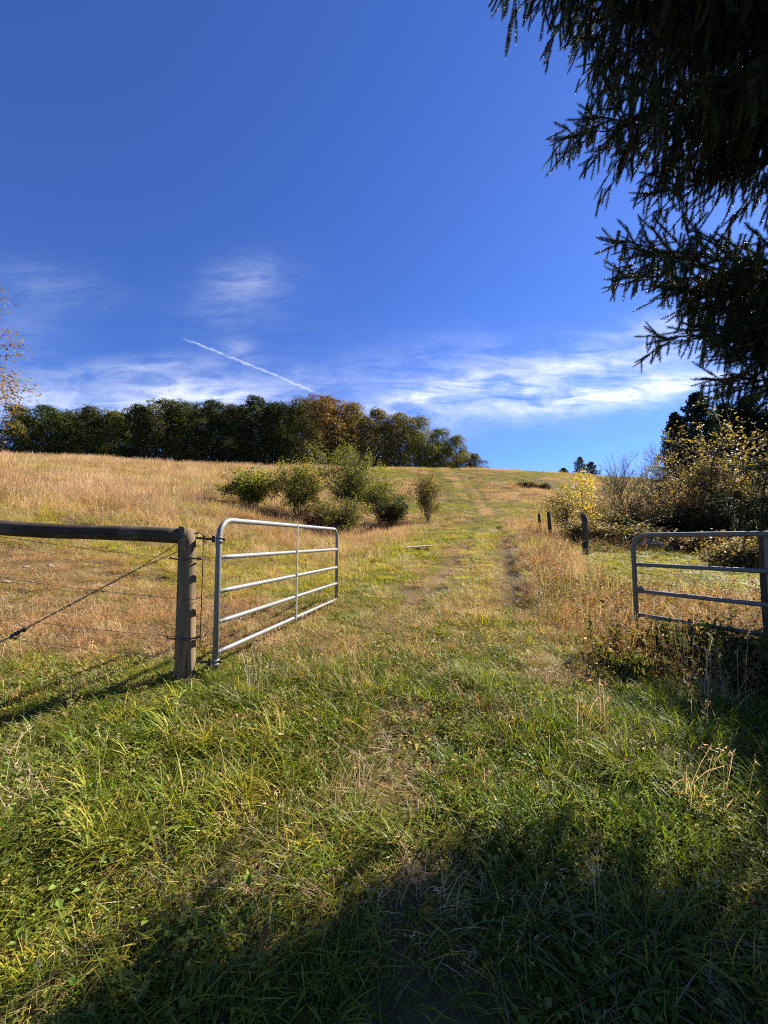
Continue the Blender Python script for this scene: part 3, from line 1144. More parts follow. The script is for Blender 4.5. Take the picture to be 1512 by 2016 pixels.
# left gate: hinged on the round post, swung open up the track
LG0, LG1 = (-1.455, 3.40), (-.787, 6.45)
lg, ll, ld = make_gate(M_galv, LG0, LG1, .185, (-.148, -.445, -.71, -.97), (.497,), -1.10)
tag(lg, 'grey tubular steel farm gate standing open beside the round fence post', 'gate', 'tubular farm gates')
for zc in (.01, -1.045):
    hg = MB()
    o = Vector((LG0[0], LG0[1]))
    for k in (-1, 1):
        hg.tube([P(o.x, o.y, zc + k * .016 - .006) - ll, P(o.x, o.y, zc + k * .016 + .006) - ll], .0335, 14)
    hc = hg.build('hinge_collar', M_galv, lg)
    bt = MB().tube([P(o.x - .045, o.y - .012, zc) - ll, P(o.x - .20, o.y - .01, zc + .012) - ll], .0095, 8)
    bt.tube([P(o.x - .045, o.y - .012, zc - .03) - ll, P(o.x - .045, o.y - .012, zc + .03) - ll], .012, 8)
    bt.build('hinge_bolt', M_iron, lg)
    MB().tube([P(o.x + .025, o.y + .01, zc) - ll, P(o.x + .055, o.y + .02, zc) - ll], .012, 6).build('clamp_nut', M_iron, lg)

# right gate: runs out of the picture to its own post
RG1 = (2.86, 4.43)
RG0 = (2.86 + .476 * 3.05, 4.43 - .88 * 3.05)
rg, rl, rd = make_gate(M_galv_shade, RG0, RG1, .06, (-.273, -.57, -.835, -1.095), (.63, .31), -1.17)
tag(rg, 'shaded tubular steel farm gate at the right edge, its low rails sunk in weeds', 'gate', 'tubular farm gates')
for zc in (-.1, -1.06):
    o = Vector(RG0)
    bt = MB().tube([P(o.x, o.y, zc - .02) - rl, P(o.x, o.y, zc + .02) - rl], .034, 12)
    bt.tube([P(o.x + .03, o.y - .02, zc) - rl, P(o.x + .17, o.y - .12, zc) - rl], .0095, 8)
    bt.build('hinge', M_iron, rg)
# latch plate welded in the corner of the free end
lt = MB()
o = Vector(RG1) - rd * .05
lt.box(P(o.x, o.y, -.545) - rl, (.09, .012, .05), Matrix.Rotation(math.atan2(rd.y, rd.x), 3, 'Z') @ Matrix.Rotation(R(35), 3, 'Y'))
lt.build('latch_plate', M_galv_shade, rg, False)


def round_post(x, y, ztop, r, name, mat, parent=None, lean=(0, 0), seed=1, cut=.03, sink=.3, hgt=None):
    """round timber: slightly crooked, tapered, top sawn off askew"""
    rr = np.random.default_rng(seed)
    zb = Tf(x, y) - sink
    ns, nh = 20, 14
    V, Fc = [], []
    ph = rr.random(6) * 6.28
    for i in range(nh + 1):
        t = i / nh
        for k in range(ns):
            an = 2 * math.pi * k / ns
            ra = r * (1.02 - .16 * t) * (1 + .035 * math.sin(2 * an + ph[0] + t) + .025 * math.sin(3 * an + ph[1] + 2 * t) + .012 * math.sin(7 * an + ph[2]))
            if i == nh:
                ra *= .95
            px_ = ra * math.cos(an) + lean[0] * t + .006 * math.sin(5 * t + ph[3])
            py_ = ra * math.sin(an) + lean[1] * t
            z = zb + (ztop - zb) * t
            if i >= nh - 1:
                z += cut * (-math.cos(an - .3) * .8 + .3 * math.sin(3 * an))
            V.append((px_, py_, z - Tf(x, y)))
    for i in range(nh):
        for k in range(ns):
            k2 = (k + 1) % ns
            Fc.append((i * ns + k, i * ns + k2, (i + 1) * ns + k2, (i + 1) * ns + k))
    V.append((lean[0], lean[1], ztop - Tf(x, y) + .004))
    for k in range(ns):
        Fc.append((nh * ns + k, nh * ns + (k + 1) % ns, len(V) - 1))
    V.append((0, 0, zb - Tf(x, y)))
    for k in range(ns):
        Fc.append(((k + 1) % ns, k, len(V) - 1))
    o = mesh_obj(name, V, Fc, mat, parent, True)
    return o


PX, PY = gx(379, 3.36), 3.36
fence = empty('wire_fence', (PX, PY, Tf(PX, PY)))
fl = Vector(fence.location)
tag(fence, 'wire fence on the left with round post, top rail and slanting brace wire', 'fence')
post = round_post(PX, PY, EYE + .105, .080, 'post', M_post, fence, lean=(-.05, 0), seed=3, cut=.022)
# second post of the brace, just outside the picture
p2 = round_post(-4.15, 3.3, EYE + .36, .085, 'post', M_post, fence, seed=8)
p2.location = (-4.15 - PX, 3.3 - PY, Tf(-4.15, 3.3) - fl.z)
rl_ = MB()
pts, rad = [], []
for i in range(17):
    t = i / 16
    a_ = P(PX - .06, PY, .035)
    b_ = P(-4.11, 3.3, .165)
    q_ = a_.lerp(b_, t)
    q_.z += .006 * math.sin(t * 9) - .01 * math.sin(t * 3.14)
    pts.append(q_ - fl)
    rad.append(.064 + .002 * math.sin(t * 13) + .0015 * math.sin(t * 31))
rl_.tube(pts, rad, 16)
rl_.build('rail', M_rail, fence)


def loop_wire(z, rad, thick, tail=None, sag=0.0):
    b = MB()
    pts = []
    for i in range(25):
        an = 2 * math.pi * i / 24
        pts.append(P(PX + rad * math.cos(an), PY + rad * math.sin(an), z + sag * math.cos(an + .6)) - fl)
    b.tube(pts, thick, 6)
    return b


for z, th, sg in ((-.165, .0075, .012), (-.835, .0075, .014), (-.50, .0025, .004)):
    lw = loop_wire(z, .088, th, sag=sg)
    if th > .005:     # twisted wire tail sticking out to the left
        lw.tube([P(PX - .085, PY - .03, z) - fl, P(PX - .15, PY - .05, z + .012) - fl, P(PX - .17, PY - .02, z + .02) - fl], th, 6)
    lw.build('wire_loop', M_wire, fence)
# vertical stay and staple on the gate side of the post
MB().tube([P(PX + .080, PY + .04, .075) - fl, P(PX + .082, PY + .04, -.10) - fl, P(PX + .082, PY + .04, -.9) - fl], .004, 6).build('stay_wire', M_iron, fence)
MB().tube([P(PX + .05, PY - .07, .06) - fl, P(PX + .10, PY - .05, .065) - fl, P(PX + .115, PY, .03) - fl], .006, 6).build('staple', M_iron, fence)
# brace wire, doubled and twisted, with its strainer
A_, B_ = P(PX - .02, PY - .085, -.03), P(-4.12, 3.22, -1.36)
for k in (0, 1):
    pts = []
    for i in range(61):
        t = i / 60
        q_ = A_.lerp(B_, t)
        an = t * 60 + k * math.pi
        spread = .006 + .035 * max(0, 1 - t * 7)
        q_.z += spread * math.sin(an) if t > .14 else spread * (1 if k else -1)
        q_.y += .005 * math.cos(an)
        pts.append(q_ - fl)
    MB().tube(pts, .0035, 5).build('brace_wire', M_wire, fence)
t = (gx(62, 3.3) - A_.x) / (B_.x - A_.x)
q_ = A_.lerp(B_, t)
dr3 = (B_ - A_).normalized()
st = MB()
for k in range(7):
    c_ = q_ + dr3 * (k - 3) * .02
    off = Vector((0, .004 * math.sin(k * 2), .010 * math.cos(k * 2.2)))
    st.tube([c_ - dr3 * .013 + off - fl, c_ + dr3 * .013 - off - fl], .013 + .006 * math.sin(k * 1.9 + 1), 8)
st.tube([q_ + Vector((.03, -.01, -.02)) - fl, q_ + Vector((.0, -.02, -.045)) - fl, q_ + Vector((-.05, -.01, -.03)) - fl], .006, 6)
st.build('wire_strainer', M_iron, fence)
# line wires
for z0, sag in ((-.165, .02), (-.50, .03), (-.82, .035), (-1.0, .02)):
    pts = []
    for i in range(21):
        t = i / 20
        q_ = P(PX - .085, PY - .02, z0).lerp(P(-4.1, 3.28, z0 + .33), t)
        q_.z -= sag * math.sin(t * 3.14)
        pts.append(q_ - fl)
    MB().tube(pts, .0022, 5).build('line_wire', M_wire, fence)

# dark posts on the right
gp1 = round_post(gx(1518, 3.62), 3.62, EYE + .03, .105, 'gate_post', M_oldpost, seed=12)
gp1.location = (gx(1518, 3.62), 3.62, Tf(gx(1518, 3.62), 3.62))
tag(gp1, 'dark wooden post in shade behind the right-hand gate at the picture edge', 'post', 'wooden posts')
hp = round_post(RG0[0] + .2, RG0[1] - .14, EYE + .12, .095, 'hinge_post', M_oldpost, seed=14)
hp.location = (RG0[0] + .2, RG0[1] - .14, Tf(RG0[0] + .2, RG0[1] - .14))
tag(hp, 'thick hinge post carrying the right-hand gate, close to the camera', 'post', 'wooden posts')
for i, (pxc, topy, Y, r, ln, lab) in enumerate((
        (1151, 1015, 11.6, .085, (.0, 0), 'nearest dark fence post beside the dry verge, before the small lawn'),
        (1084, 1008, 16.4, .085, (-.06, 0), 'leaning fence post, second of the row by the yellow-leaved sapling'),
        (1062, 1012, 21.5, .08, (0, 0), 'short far fence post, last of the row, half hidden in yellow leaves'))):
    X = gx(pxc, Y)
    o = round_post(X, Y, at(pxc, topy, Y).z, r, 'fence_post', M_oldpost, seed=20 + i, lean=ln)
    o.location = (X, Y, Tf(X, Y))
    tag(o, lab, 'post', 'fence posts along the verge')

# plank resting on a dark block beside the track
Yp = 14.6
Xp = gx(824, Yp)
zg = Tf(Xp, Yp)
ptop = at(830, 1077, Yp).z
bl = MB()
bl.tube([(0, -.18, 0), (0, .18, 0)], .5 * (ptop - zg) + .05, 9)
blk = bl.build('log_section', M_oldpost, None, False)
blk.location = (Xp - .02, Yp, (zg + ptop) / 2 - .08)
blk.scale = (1.0, 1, 1)
tag(blk, 'short dark log under the pale plank left of the track', 'log')
pk = MB()
for i in range(6):
    pass
V, Fc = [], []
for i in range(9):
    t = i / 8
    for k, (yy, zz) in enumerate(((-.11, -.017), (.11, -.017), (.11, .017), (-.11, .017))):
        V.append((-.50 + 1.0 * t, yy * (1 + .06 * math.sin(i * 2 + k)), zz + .012 * math.sin(t * 3) + .02 * t))
for i in range(8):
    for k in range(4):
        Fc.append((i * 4 + k, i * 4 + (k + 1) % 4, i * 4 + 4 + (k + 1) % 4, i * 4 + 4 + k))
Fc += [(3, 2, 1, 0), (32, 33, 34, 35)]
pkb = mesh_obj('plank', V, Fc, M_plank)
pkb.location = (Xp + .03, Yp - .02, ptop)
pkb.rotation_euler = (R(8), R(-2.5), R(4))
tag(pkb, 'pale weathered plank lying across a dark log left of the track', 'plank')


# ------------------------------------------------------------------ trees and shrubs
def leaf_mesh(name, P_, size, r, mat, parent, out_from=None, flat=.5, long=.5, jit=.5):
    """one folded leaf face per point"""
    N = len(P_)
    nrm = r.normal(size=(N, 3))
    nrm[:, 2] = np.abs(nrm[:, 2]) * (.6 + flat) + flat
    if out_from is not None:
        o = P_ - out_from
        o /= np.linalg.norm(o, axis=1, keepdims=True) + 1e-6
        nrm += o * 1.2
    nrm /= np.linalg.norm(nrm, axis=1, keepdims=True)
    a = r.normal(size=(N, 3))
    a[:, 2] -= .5
    t = a - nrm * (a * nrm).sum(1, keepdims=True)
    t /= np.linalg.norm(t, axis=1, keepdims=True) + 1e-6
    b = np.cross(nrm, t)
    s = size * (1 - jit / 2 + jit * r.random((N, 1)))
    V = np.stack([P_ - t * s * .5, P_ + b * s * long * .55 + nrm * s * .12, P_ + t * s * .5 - nrm * s * .08, P_ - b * s * long * .55 + nrm * s * .12], 1).reshape(-1, 3)
    i = np.arange(N) * 4
    Fc = np.stack([i, i + 1, i + 2, i + 3], 1)
    return mesh_obj(name, V, Fc, mat, parent)


def crown_points(lobes, N, r, shell=.55, squash=.8):
    L = np.array(lobes)
    wt_ = L[:, 3] ** 2
    k = r.choice(len(L), N, p=wt_ / wt_.sum())
    v = r.normal(size=(N, 3))
    v /= np.linalg.norm(v, axis=1, keepdims=True)
    v[:, 2] = np.where((v[:, 2] < -.2) & (r.random(N) < .5), -v[:, 2], v[:, 2])
    rad = L[k, 3] * (shell + (1.08 - shell) * np.sqrt(r.random(N)))
    # ragged edge
    rad = rad * (1 + .22 * np.sin(v[:, 0] * 7 + k) * np.sin(v[:, 2] * 6 + 2 * k) + .08 * r.normal(size=N))
    return L[k, :3] + v * rad[:, None] * np.array([1, 1, squash]), L[k, :3]


def limb(b, p0, p1, r0, r1, r, bow=.12, n_=5, sides=5):
    p0, p1 = Vector(p0), Vector(p1)
    L = (p1 - p0).length
    pts, rd_ = [], []
    off = Vector((r.normal(), r.normal(), r.normal() * .3 - .6)) * bow * L
    for i in range(n_ + 1):
        t = i / n_
        q_ = p0.lerp(p1, t) + off * (t * (1 - t))
        if 0 < i < n_:
            q_ += Vector((r.normal(), r.normal(), r.normal())) * L * .02
        pts.append(q_)
        rd_.append(r0 + (r1 - r0) * t)
    b.tube(pts, rd_, sides, cap=False)
    return pts


def broadleaf(name, H, Wd, seed, nleaf, leaf, mat, trunk_r=None, low=.25, nl=22, parent_mat=M_bark, sparse_twigs=60, lobe=.13, shell=.55):
    """a tree with trunk, limbs running into every lobe of the crown, and leaves"""
    r = np.random.default_rng(seed)
    root = empty(name)
    lobes = []
    for i in range(nl):
        t = (i + .5) / nl
        z = H * (low + (1 - low) * t ** .85)
        ww = Wd / 2 * math.sin(math.pi * min(.97, (.22 + .74 * t))) ** .7
        an = i * 2.4 + r.normal() * .4
        rr = ww * (.35 + .5 * r.random()) if t < .93 else ww * .2 * r.random()
        lr = Wd * (lobe + .08 * r.random()) * (1 - .25 * t)
        lobes.append((rr * math.cos(an), rr * math.sin(an), min(z, H - lr * .75), lr))
    b = MB()
    tr = trunk_r or H * .018
    top = Vector((r.normal() * .1, r.normal() * .1, H * .82))
    tp = limb(b, (0, 0, -.3), top, tr, tr * .25, r, .04, 8, 8)
    for (x_, y_, z_, lr) in lobes:
        k = min(7, max(1, int((z_ / H - .18) * 8)))
        s0 = tp[k]
        limb(b, s0, (x_, y_, z_), tr * .38 * (1 - k / 11), tr * .06, r, .15, 4, 4)
        for j in range(max(1, sparse_twigs // nl)):
            v = Vector((r.normal(), r.normal(), r.normal() + .4)).normalized() * lr * (.7 + .4 * r.random())
            limb(b, (x_, y_, z_), Vector((x_, y_, z_)) + v, tr * .06, tr * .02, r, .1, 2, 3)
    b.build('trunk', parent_mat, root)
    pts, ctr = crown_points(lobes, nleaf, r, shell)
    cr = leaf_mesh('crown', pts, leaf, r, mat, root, ctr)
    cr['kind'] = 'stuff'
    return root


def tint(o, col):
    for ch in o.children:
        ch.color = (*col, 1)


def place(o, px, Y, rz=0.0, sc=1.0, dz=0.0):
    X = gx(px, Y)
    o.location = (X, Y, Tf(X, Y) + dz)
    o.rotation_euler = (0, 0, rz)
    o.scale = (sc, sc, sc) if isinstance(sc, (int, float)) else sc
    return o


SUNOAK = (.185, .165, .038)  # brighter leaf tint: sunlight on the right-end crowns put into the colour
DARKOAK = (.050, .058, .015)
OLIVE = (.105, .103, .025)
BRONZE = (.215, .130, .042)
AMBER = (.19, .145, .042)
# ridge wood: (column, top row, distance, colour, wording)
wood = [
    (18, 802, 88, OLIVE, 'thin olive tree'), (78, 806, 93, DARKOAK, 'dark oak'), (122, 812, 98, DARKOAK, 'dark oak'), (165, 812, 95, DARKOAK, 'dark oak'),
    (212, 808, 97, OLIVE, 'olive oak'), (262, 806, 95, DARKOAK, 'dark oak'), (318, 788, 96, OLIVE, 'tall olive oak'), (362, 799, 98, DARKOAK, 'dark oak'),
    (408, 796, 94, DARKOAK, 'dark oak'), (452, 796, 97, DARKOAK, 'dark oak'), (500, 794, 95, DARKOAK, 'tall dark oak'), (545, 790, 97, DARKOAK, 'tall dark oak'),
    (592, 800, 96, OLIVE, 'olive oak'), (642, 782, 90, BRONZE, 'broad bronze oak'), (690, 800, 93, AMBER, 'olive-amber oak'), (742, 812, 96, AMBER, 'olive-amber oak'),
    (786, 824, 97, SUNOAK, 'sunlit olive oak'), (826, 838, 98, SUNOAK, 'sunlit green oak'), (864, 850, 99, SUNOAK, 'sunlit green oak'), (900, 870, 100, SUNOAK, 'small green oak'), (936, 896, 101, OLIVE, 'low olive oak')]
protos = [broadleaf('oak_tree', 15.0, 10.5 + (s % 3), 300 + s, 11000, .36, M_leaf_far, .27, low=.05, nl=24 + s, lobe=.15, shell=.66) for s in range(5)]
ords = ['leftmost', 'second', 'third', 'fourth', 'fifth', 'sixth', 'seventh', 'eighth', 'ninth', 'tenth', 'eleventh', 'twelfth', 'thirteenth', 'fourteenth', 'fifteenth', 'sixteenth', 'seventeenth', 'eighteenth', 'nineteenth', 'twentieth', 'rightmost']
for i, (pxc, topy, Y, col, what) in enumerate(wood):
    o = protos[i] if i < 5 else copy_tree(protos[i % 5])
    X = gx(pxc, Y)
    ht = at(pxc, topy, Y).z - Tf(X, Y)
    s = ht / 14.4
    s *= 1 + .06 * math.sin(i * 2.7)
    wd = 1.15 if what.startswith('broad') else 1.0
    if i > 15:
        s *= 1.10
    wd = max(wd, min(1.8, .80 / s))
    place(o, pxc, Y, i * 1.7, (s * wd, s * wd, s), -.2)
    tint(o, tuple(c_ * (.9 + .2 * random.random()) for c_ in col))
    if ords[i] in ('leftmost', 'rightmost'):
        lab = '%s at the %s end of the ridge tree line' % (what, 'left' if i == 0 else 'right')
    else:
        lab = '%s, %s from the left in the ridge tree line' % (what, ords[i])
    tag(o, lab, 'tree', 'trees along the ridge')
# trees deeper in the wood, seen between the front ones
for i in range(16):
    o = copy_tree(protos[i % 5])
    pxc = 40 + i * 60 - max(0, i - 13) * 14
    Y = 112 + 5 * (i % 3)
    X = gx(pxc, Y)
    topy = np.interp(pxc, [0, 300, 640, 760, 820, 860, 900], [818, 806, 800, 830, 848, 868, 884])
    s = (at(pxc, topy, Y).z - Tf(X, Y)) / 15.2
    place(o, pxc, Y, i * 2.1 + 1, (s * 1.25, s * 1.25, s), -.3)
    tint(o, DARKOAK)
    tag(o, 'dark tree in the second row of the ridge wood, %s from the left' % ords[i].replace('leftmost', 'first'), 'tree', 'trees in the second row of the wood')

# conifers
def conifer(name, H, Wd, seed, nb, leaf, col, low=.06):
    r = np.random.default_rng(seed)
    root = empty(name)
    b = MB()
    tp = limb(b, (0, 0, -.3), (0, 0, H), H * .017, .02, r, .01, 8, 8)
    P_ = []
    for i in range(nb):
        t = i / nb
        z = H * (low + (.97 - low) * t)
        L = Wd / 2 * (1 - t) ** .62 * (.6 + .65 * r.random()) + .15
        an = i * 2.399 + r.normal() * .3
        dr_ = Vector((math.cos(an), math.sin(an), 0))
        droop = -.25 + .5 * t
        p0 = Vector((0, 0, z))
        p1 = p0 + dr_ * L + Vector((0, 0, L * (droop - .15)))
        limb(b, p0, p1, .035 * (1 - t) + .012, .006, r, .06, 3, 3)
        npt = int(26 + 60 * L / (Wd / 2))
        tt = r.random(npt) ** .7
        side = Vector((-dr_.y, dr_.x, 0))
        for q in tt:
            wdt = L * .30 * (1.1 - q) + .10
            c_ = p0.lerp(p1, q) + side * r.normal() * wdt + Vector((0, 0, -abs(r.normal()) * .12 * L - .0))
            if q > .8:
                c_.z += .1 * L * (q - .8) * 5
            P_.append(tuple(c_))
    b.build('trunk', M_bark, root)
    cr = leaf_mesh('crown', np.array(P_), leaf, r, M_leaf_far, root, None, .2, .38, .7)
    cr['kind'] = 'stuff'
    tint(root, col)
    return root


CON = (.020, .030, .014)
con = [conifer('spruce_tree', 14, 8.5, 500 + s, 190, .40, CON) for s in range(3)]
for i, (pxc, topy, Y, wd, lab) in enumerate((
        (1340, 806, 40, .75, 'small dark spruce, leftmost of the group behind the autumn tree'),
        (1386, 766, 41, .95, 'pointed dark spruce rising behind the autumn tree'),
        (1440, 788, 43, 1.15, 'broad dark spruce, third of the group behind the autumn tree'),
        (1489, 772, 41, 1.1, 'tall dark spruce at the right edge under the hanging boughs'),
        (1540, 800, 39, 1.1, 'dark spruce cut off by the right edge of the picture'))):
    o = con[i] if i < 3 else copy_tree(con[i - 3])
    X = gx(pxc, Y)
    s = (at(pxc, topy, Y).z - Tf(X, Y)) / 14.0
    place(o, pxc, Y, i * 1.3, (s * wd, s * wd, s))
    tag(o, lab, 'tree', 'dark spruces on the right')
# pines on the crest
for i, (pxc, topy, boty, Y, wpx, col, lab) in enumerate((
        (1113, 921, 934, 96, 26, (.035, .05, .018), 'low rounded pine alone on the crest'),
        (1146, 898, 934, 94, 34, (.11, .11, .035), 'light olive pine standing on the crest, tallest of three'),
        (1168, 908, 936, 96, 38, (.022, .032, .014), 'dark spreading pine just right of the olive one on the crest'))):
    H = max(2.2, (boty - topy) / F * Y)
    o = conifer('pine_tree', H, wpx / F * Y, 540 + i, 46, .30, col, low=.02)
    X = gx(pxc, Y)
    o.location = (X, Y, at(pxc, boty, Y).z)
    zt = Tf(X, Y)
    o.location.z = min(o.location.z, zt) if o.location.z < zt else zt
    k = (at(pxc, topy, Y).z - o.location.z) / H
    o.scale = (1, 1, k)
    tag(o, lab, 'tree', 'pines on the crest')

def twiggy(name, H, Wd, seed, leaf, per_tip, mat, nst=14, stem_r=.016, wood=M_twig, up=.75, depth=4):
    """open shrub: stems that fork again and again, a few leaves at the twig ends"""
    r = np.random.default_rng(seed)
    root = empty(name)
    b = MB()
    tips = []

    def grow_(p, d, L, rad, k):
        q_ = p + d * L
        limb(b, p, q_, rad, rad * .6, r, .10, 3, 4 if k > 1 else 3)
        if k == 0:
            tips.append(q_)
            tips.append(p.lerp(q_, .5))
            return
        if k < depth or per_tip > 2:
            for j in range(1 + (depth - k < 2) * 2):
                tips.append(p.lerp(q_, .25 + .75 * r.random()) + Vector((r.normal(), r.normal(), r.normal() * .6)) * L * .30)
        for j in range(3 if r.random() < .45 else 2):
            dd = (d + Vector((r.normal(), r.normal(), r.normal() * .6 + .25)) * .48).normalized()
            grow_(p.lerp(q_, .55 + .45 * r.random()), dd, L * (.58 + .25 * r.random()), rad * .6, k - 1)
    for i in range(nst):
        an = i * 2.4 + r.normal() * .3
        sp_ = Wd / H * (.25 + .75 * r.random()) * .5
        d = Vector((math.cos(an) * sp_, math.sin(an) * sp_, up)).normalized()
        grow_(Vector((r.normal() * .1, r.normal() * .1, -.1)), d, H * (.18 + .24 * r.random()), stem_r, depth)
    b.build('stems', wood, root)
    tp = np.array([tuple(t_) for t_ in tips])
    tp = np.repeat(tp, per_tip, 0)
    tp = tp + r.normal(size=tp.shape) * leaf * .9
    cr = leaf_mesh('foliage', tp, leaf, r, mat, root)
    cr['kind'] = 'stuff'
    kz = H / np.percentile(tp[:, 2], 99.3)
    kx = Wd / 2 / np.percentile(np.hypot(tp[:, 0], tp[:, 1]), 93)
    for ch in root.children:
        ch.scale = (kx, kx, kz)
    return root


# thicket in the middle of the field
GRN = (.19, .20, .034)
YG = (.17, .155, .035)
bushes = [
    # name, px, top, Y, width px, colour, leaf, n, label
    ('leafy_bush', 492, 922, 24.5, 96, GRN, .11, 5200, 'spreading green bush at the left end of the field thicket'),
    ('leafy_bush', 588, 908, 25, 98, (.205, .205, .036), .11, 6000, 'rounded yellow-green bush left of the thicket tree'),
    ('leafy_bush', 748, 924, 26, 92, GRN, .11, 6000, 'green bush leaning right of the thicket tree'),
    ('leafy_bush', 770, 972, 24.5, 80, (.05, .055, .018), .10, 3200, 'low dark bush at the foot of the thicket'),
    ('leafy_bush', 672, 982, 21.5, 105, (.13, .12, .032), .09, 4000, 'low olive bush in front of the thicket tree'),
    ('leafy_bush', 622, 998, 22, 75, (.14, .085, .045), .08, 2600, 'low brown bush in front of the thicket'),
    ('sapling', 841, 928, 27, 62, (.15, .115, .03), .10, 3400, 'bushy sapling standing alone left of the hill track'),
    ('hill_bush', 1032, 951, 62, 40, (.11, .085, .05), .16, 1100, 'dark scrub patch on the slope right of the hill track'),
    ('hill_bush', 1072, 952, 60, 24, (.09, .075, .04), .16, 800, 'small dark scrub clump at the right of the slope patch')]
for i, (nm, pxc, topy, Y, wpx, col, lf, N, lab) in enumerate(bushes):
    X = gx(pxc, Y)
    H = at(pxc, topy, Y).z - Tf(X, Y)
    o = twiggy(nm, H, wpx / F * Y, 600 + i, lf, 2 if N < 3000 else 3, M_leaf, nst=16 if N < 3000 else 22, stem_r=.014)
    place(o, pxc, Y)
    tint(o, col)
    tag(o, lab, 'bush' if 'bush' in nm else 'tree')
X = gx(688, 26.5)
H = at(688, 874, 26.5).z - Tf(X, 26.5)
o = twiggy('field_tree', H, 4.4, 640, .12, 5, M_leaf, nst=22, stem_r=.035, up=1.1)
place(o, 688, 26.5)
tint(o, (.14, .145, .028))
tag(o, 'small leafy tree, tallest in the field thicket', 'tree')

# right-hand hedge of shrubs and trees
right = [
    # name, px, top, Y, width px, colour, leaf, leaves, label
    ('yellow_shrub', 1112, 955, 18.5, 100, (.23, .18, .050), .07, 2, 'low yellow-leaved shrub behind the two dark fence posts'),
    ('yellow_shrub', 1188, 962, 17.5, 95, (.20, .15, .05), .065, 2, 'yellow-leaved shrub right of the bright sapling'),
    ('brown_shrub', 1165, 1022, 15.5, 120, (.20, .15, .06), .07, 3600, 'low brown shrub around the foot of the nearest fence post'),
    ('brown_shrub', 1255, 1036, 15.6, 130, (.17, .14, .06), .07, 3600, 'low brown shrub behind the fallen logs'),
    ('bare_shrub', 1232, 888, 20.5, 110, (.16, .14, .13), .055, 1, 'thin bare grey shrub against the sky right of the crest pines'),
    ('bare_shrub', 1288, 868, 21.5, 75, (.16, .13, .11), .055, 1, 'tall bare shrub with upright twigs beside the dark spruces'),
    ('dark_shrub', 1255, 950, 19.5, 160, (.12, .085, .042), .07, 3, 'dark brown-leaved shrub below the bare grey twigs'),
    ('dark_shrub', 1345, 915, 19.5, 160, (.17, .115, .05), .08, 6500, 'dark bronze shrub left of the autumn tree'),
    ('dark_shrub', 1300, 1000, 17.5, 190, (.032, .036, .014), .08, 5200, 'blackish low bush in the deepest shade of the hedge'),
    ('green_shrub', 1400, 985, 17.0, 150, (.12, .11, .035), .08, 5200, 'olive undergrowth bush left of the autumn tree trunk'),
    ('green_shrub', 1500, 965, 16.0, 150, (.14, .125, .035), .085, 5200, 'olive bush at the right picture edge behind the gate'),
    ('brown_shrub', 1385, 1050, 13.8, 150, (.20, .13, .05), .065, 3600, 'rusty low bush seen above the right-hand gate rail'),
    ('brown_shrub', 1475, 1062, 10.5, 140, (.16, .12, .045), .055, 3800, 'brown leafy bush seen through the right end of the gate')]
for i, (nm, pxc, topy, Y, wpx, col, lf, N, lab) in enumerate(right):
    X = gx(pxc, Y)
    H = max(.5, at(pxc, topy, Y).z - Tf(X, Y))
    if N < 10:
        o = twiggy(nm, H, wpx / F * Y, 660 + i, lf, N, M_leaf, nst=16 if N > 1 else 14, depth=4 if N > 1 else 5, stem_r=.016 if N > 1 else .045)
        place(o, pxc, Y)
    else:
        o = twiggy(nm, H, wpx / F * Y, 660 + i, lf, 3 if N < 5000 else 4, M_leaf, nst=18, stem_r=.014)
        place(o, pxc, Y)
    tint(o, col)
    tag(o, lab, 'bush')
Ys = 16.5
X = gx(1146, Ys)
H = at(1146, 925, Ys).z - Tf(X, Ys)
o = broadleaf('yellow_sapling', H, 1.7, 690, 700, .10, M_leaf, .03, low=.35, nl=16, sparse_twigs=50)
place(o, 1146, Ys)
tint(o, (.46, .35, .05))
tag(o, 'slender sapling with bright yellow leaves above the fence posts', 'tree')
Ya = 17.5
X = gx(1436, Ya)
H = at(1436, 836, Ya).z - Tf(X, Ya)
o = twiggy('autumn_tree', H, 5.2, 695, .105, 3, M_leaf, nst=20, stem_r=.05, up=1.0)
place(o, 1436, Ya)
tint(o, (.215, .165, .048))
tag(o, 'autumn tree with yellow-brown leaves in front of the dark spruces', 'tree')
# tree at the left edge: only its branch ends reach into the picture
Yl = 17.0
X = gx(-262, Yl)
H = at(-262, 480, Yl).z - Tf(X, Yl)
o = broadleaf('orange_tree', H, 10.2, 701, 16000, .16, M_leaf, .22, low=.22, nl=36, sparse_twigs=300)
place(o, -262, Yl, 2.0)
tint(o, (.19, .115, .040))
tag(o, 'orange-leaved tree whose branches reach in at the left edge', 'tree')

# fallen logs and stones behind the small lawn
for i, (pxc, pyc, Y, L, ang, lab) in enumerate((
        (1268, 1082, 14.3, .9, -28, 'split grey log leaning down to the lawn, left of the pair'),
        (1300, 1088, 14.0, 1.0, -30, 'split pale log lying at the back of the lawn, right of the pair'),
        (1170, 1082, 14.2, .55, -30, 'short pale board behind the nearest fence post'),
        (1310, 1079, 14.9, .6, -45, 'thin grey stick behind the split logs'))):
    X = gx(pxc, Y)
    b = MB()
    r = np.random.default_rng(800 + i)
    b.tube([(-L / 2, 0, 0), (-L / 6, 0, .02), (L / 6, .02, .01), (L / 2, 0, 0)], [.09, .10, .095, .06] if i < 2 else [.035, .04, .04, .03], 7)
    o = b.build('split_log' if i < 2 else 'stick', M_plank, None, False)
    o.location = (X, Y, Tf(X, Y) + .22)
    o.rotation_euler = (0, R(22), R(ang))
    tag(o, lab, 'log' if i < 2 else 'stick')


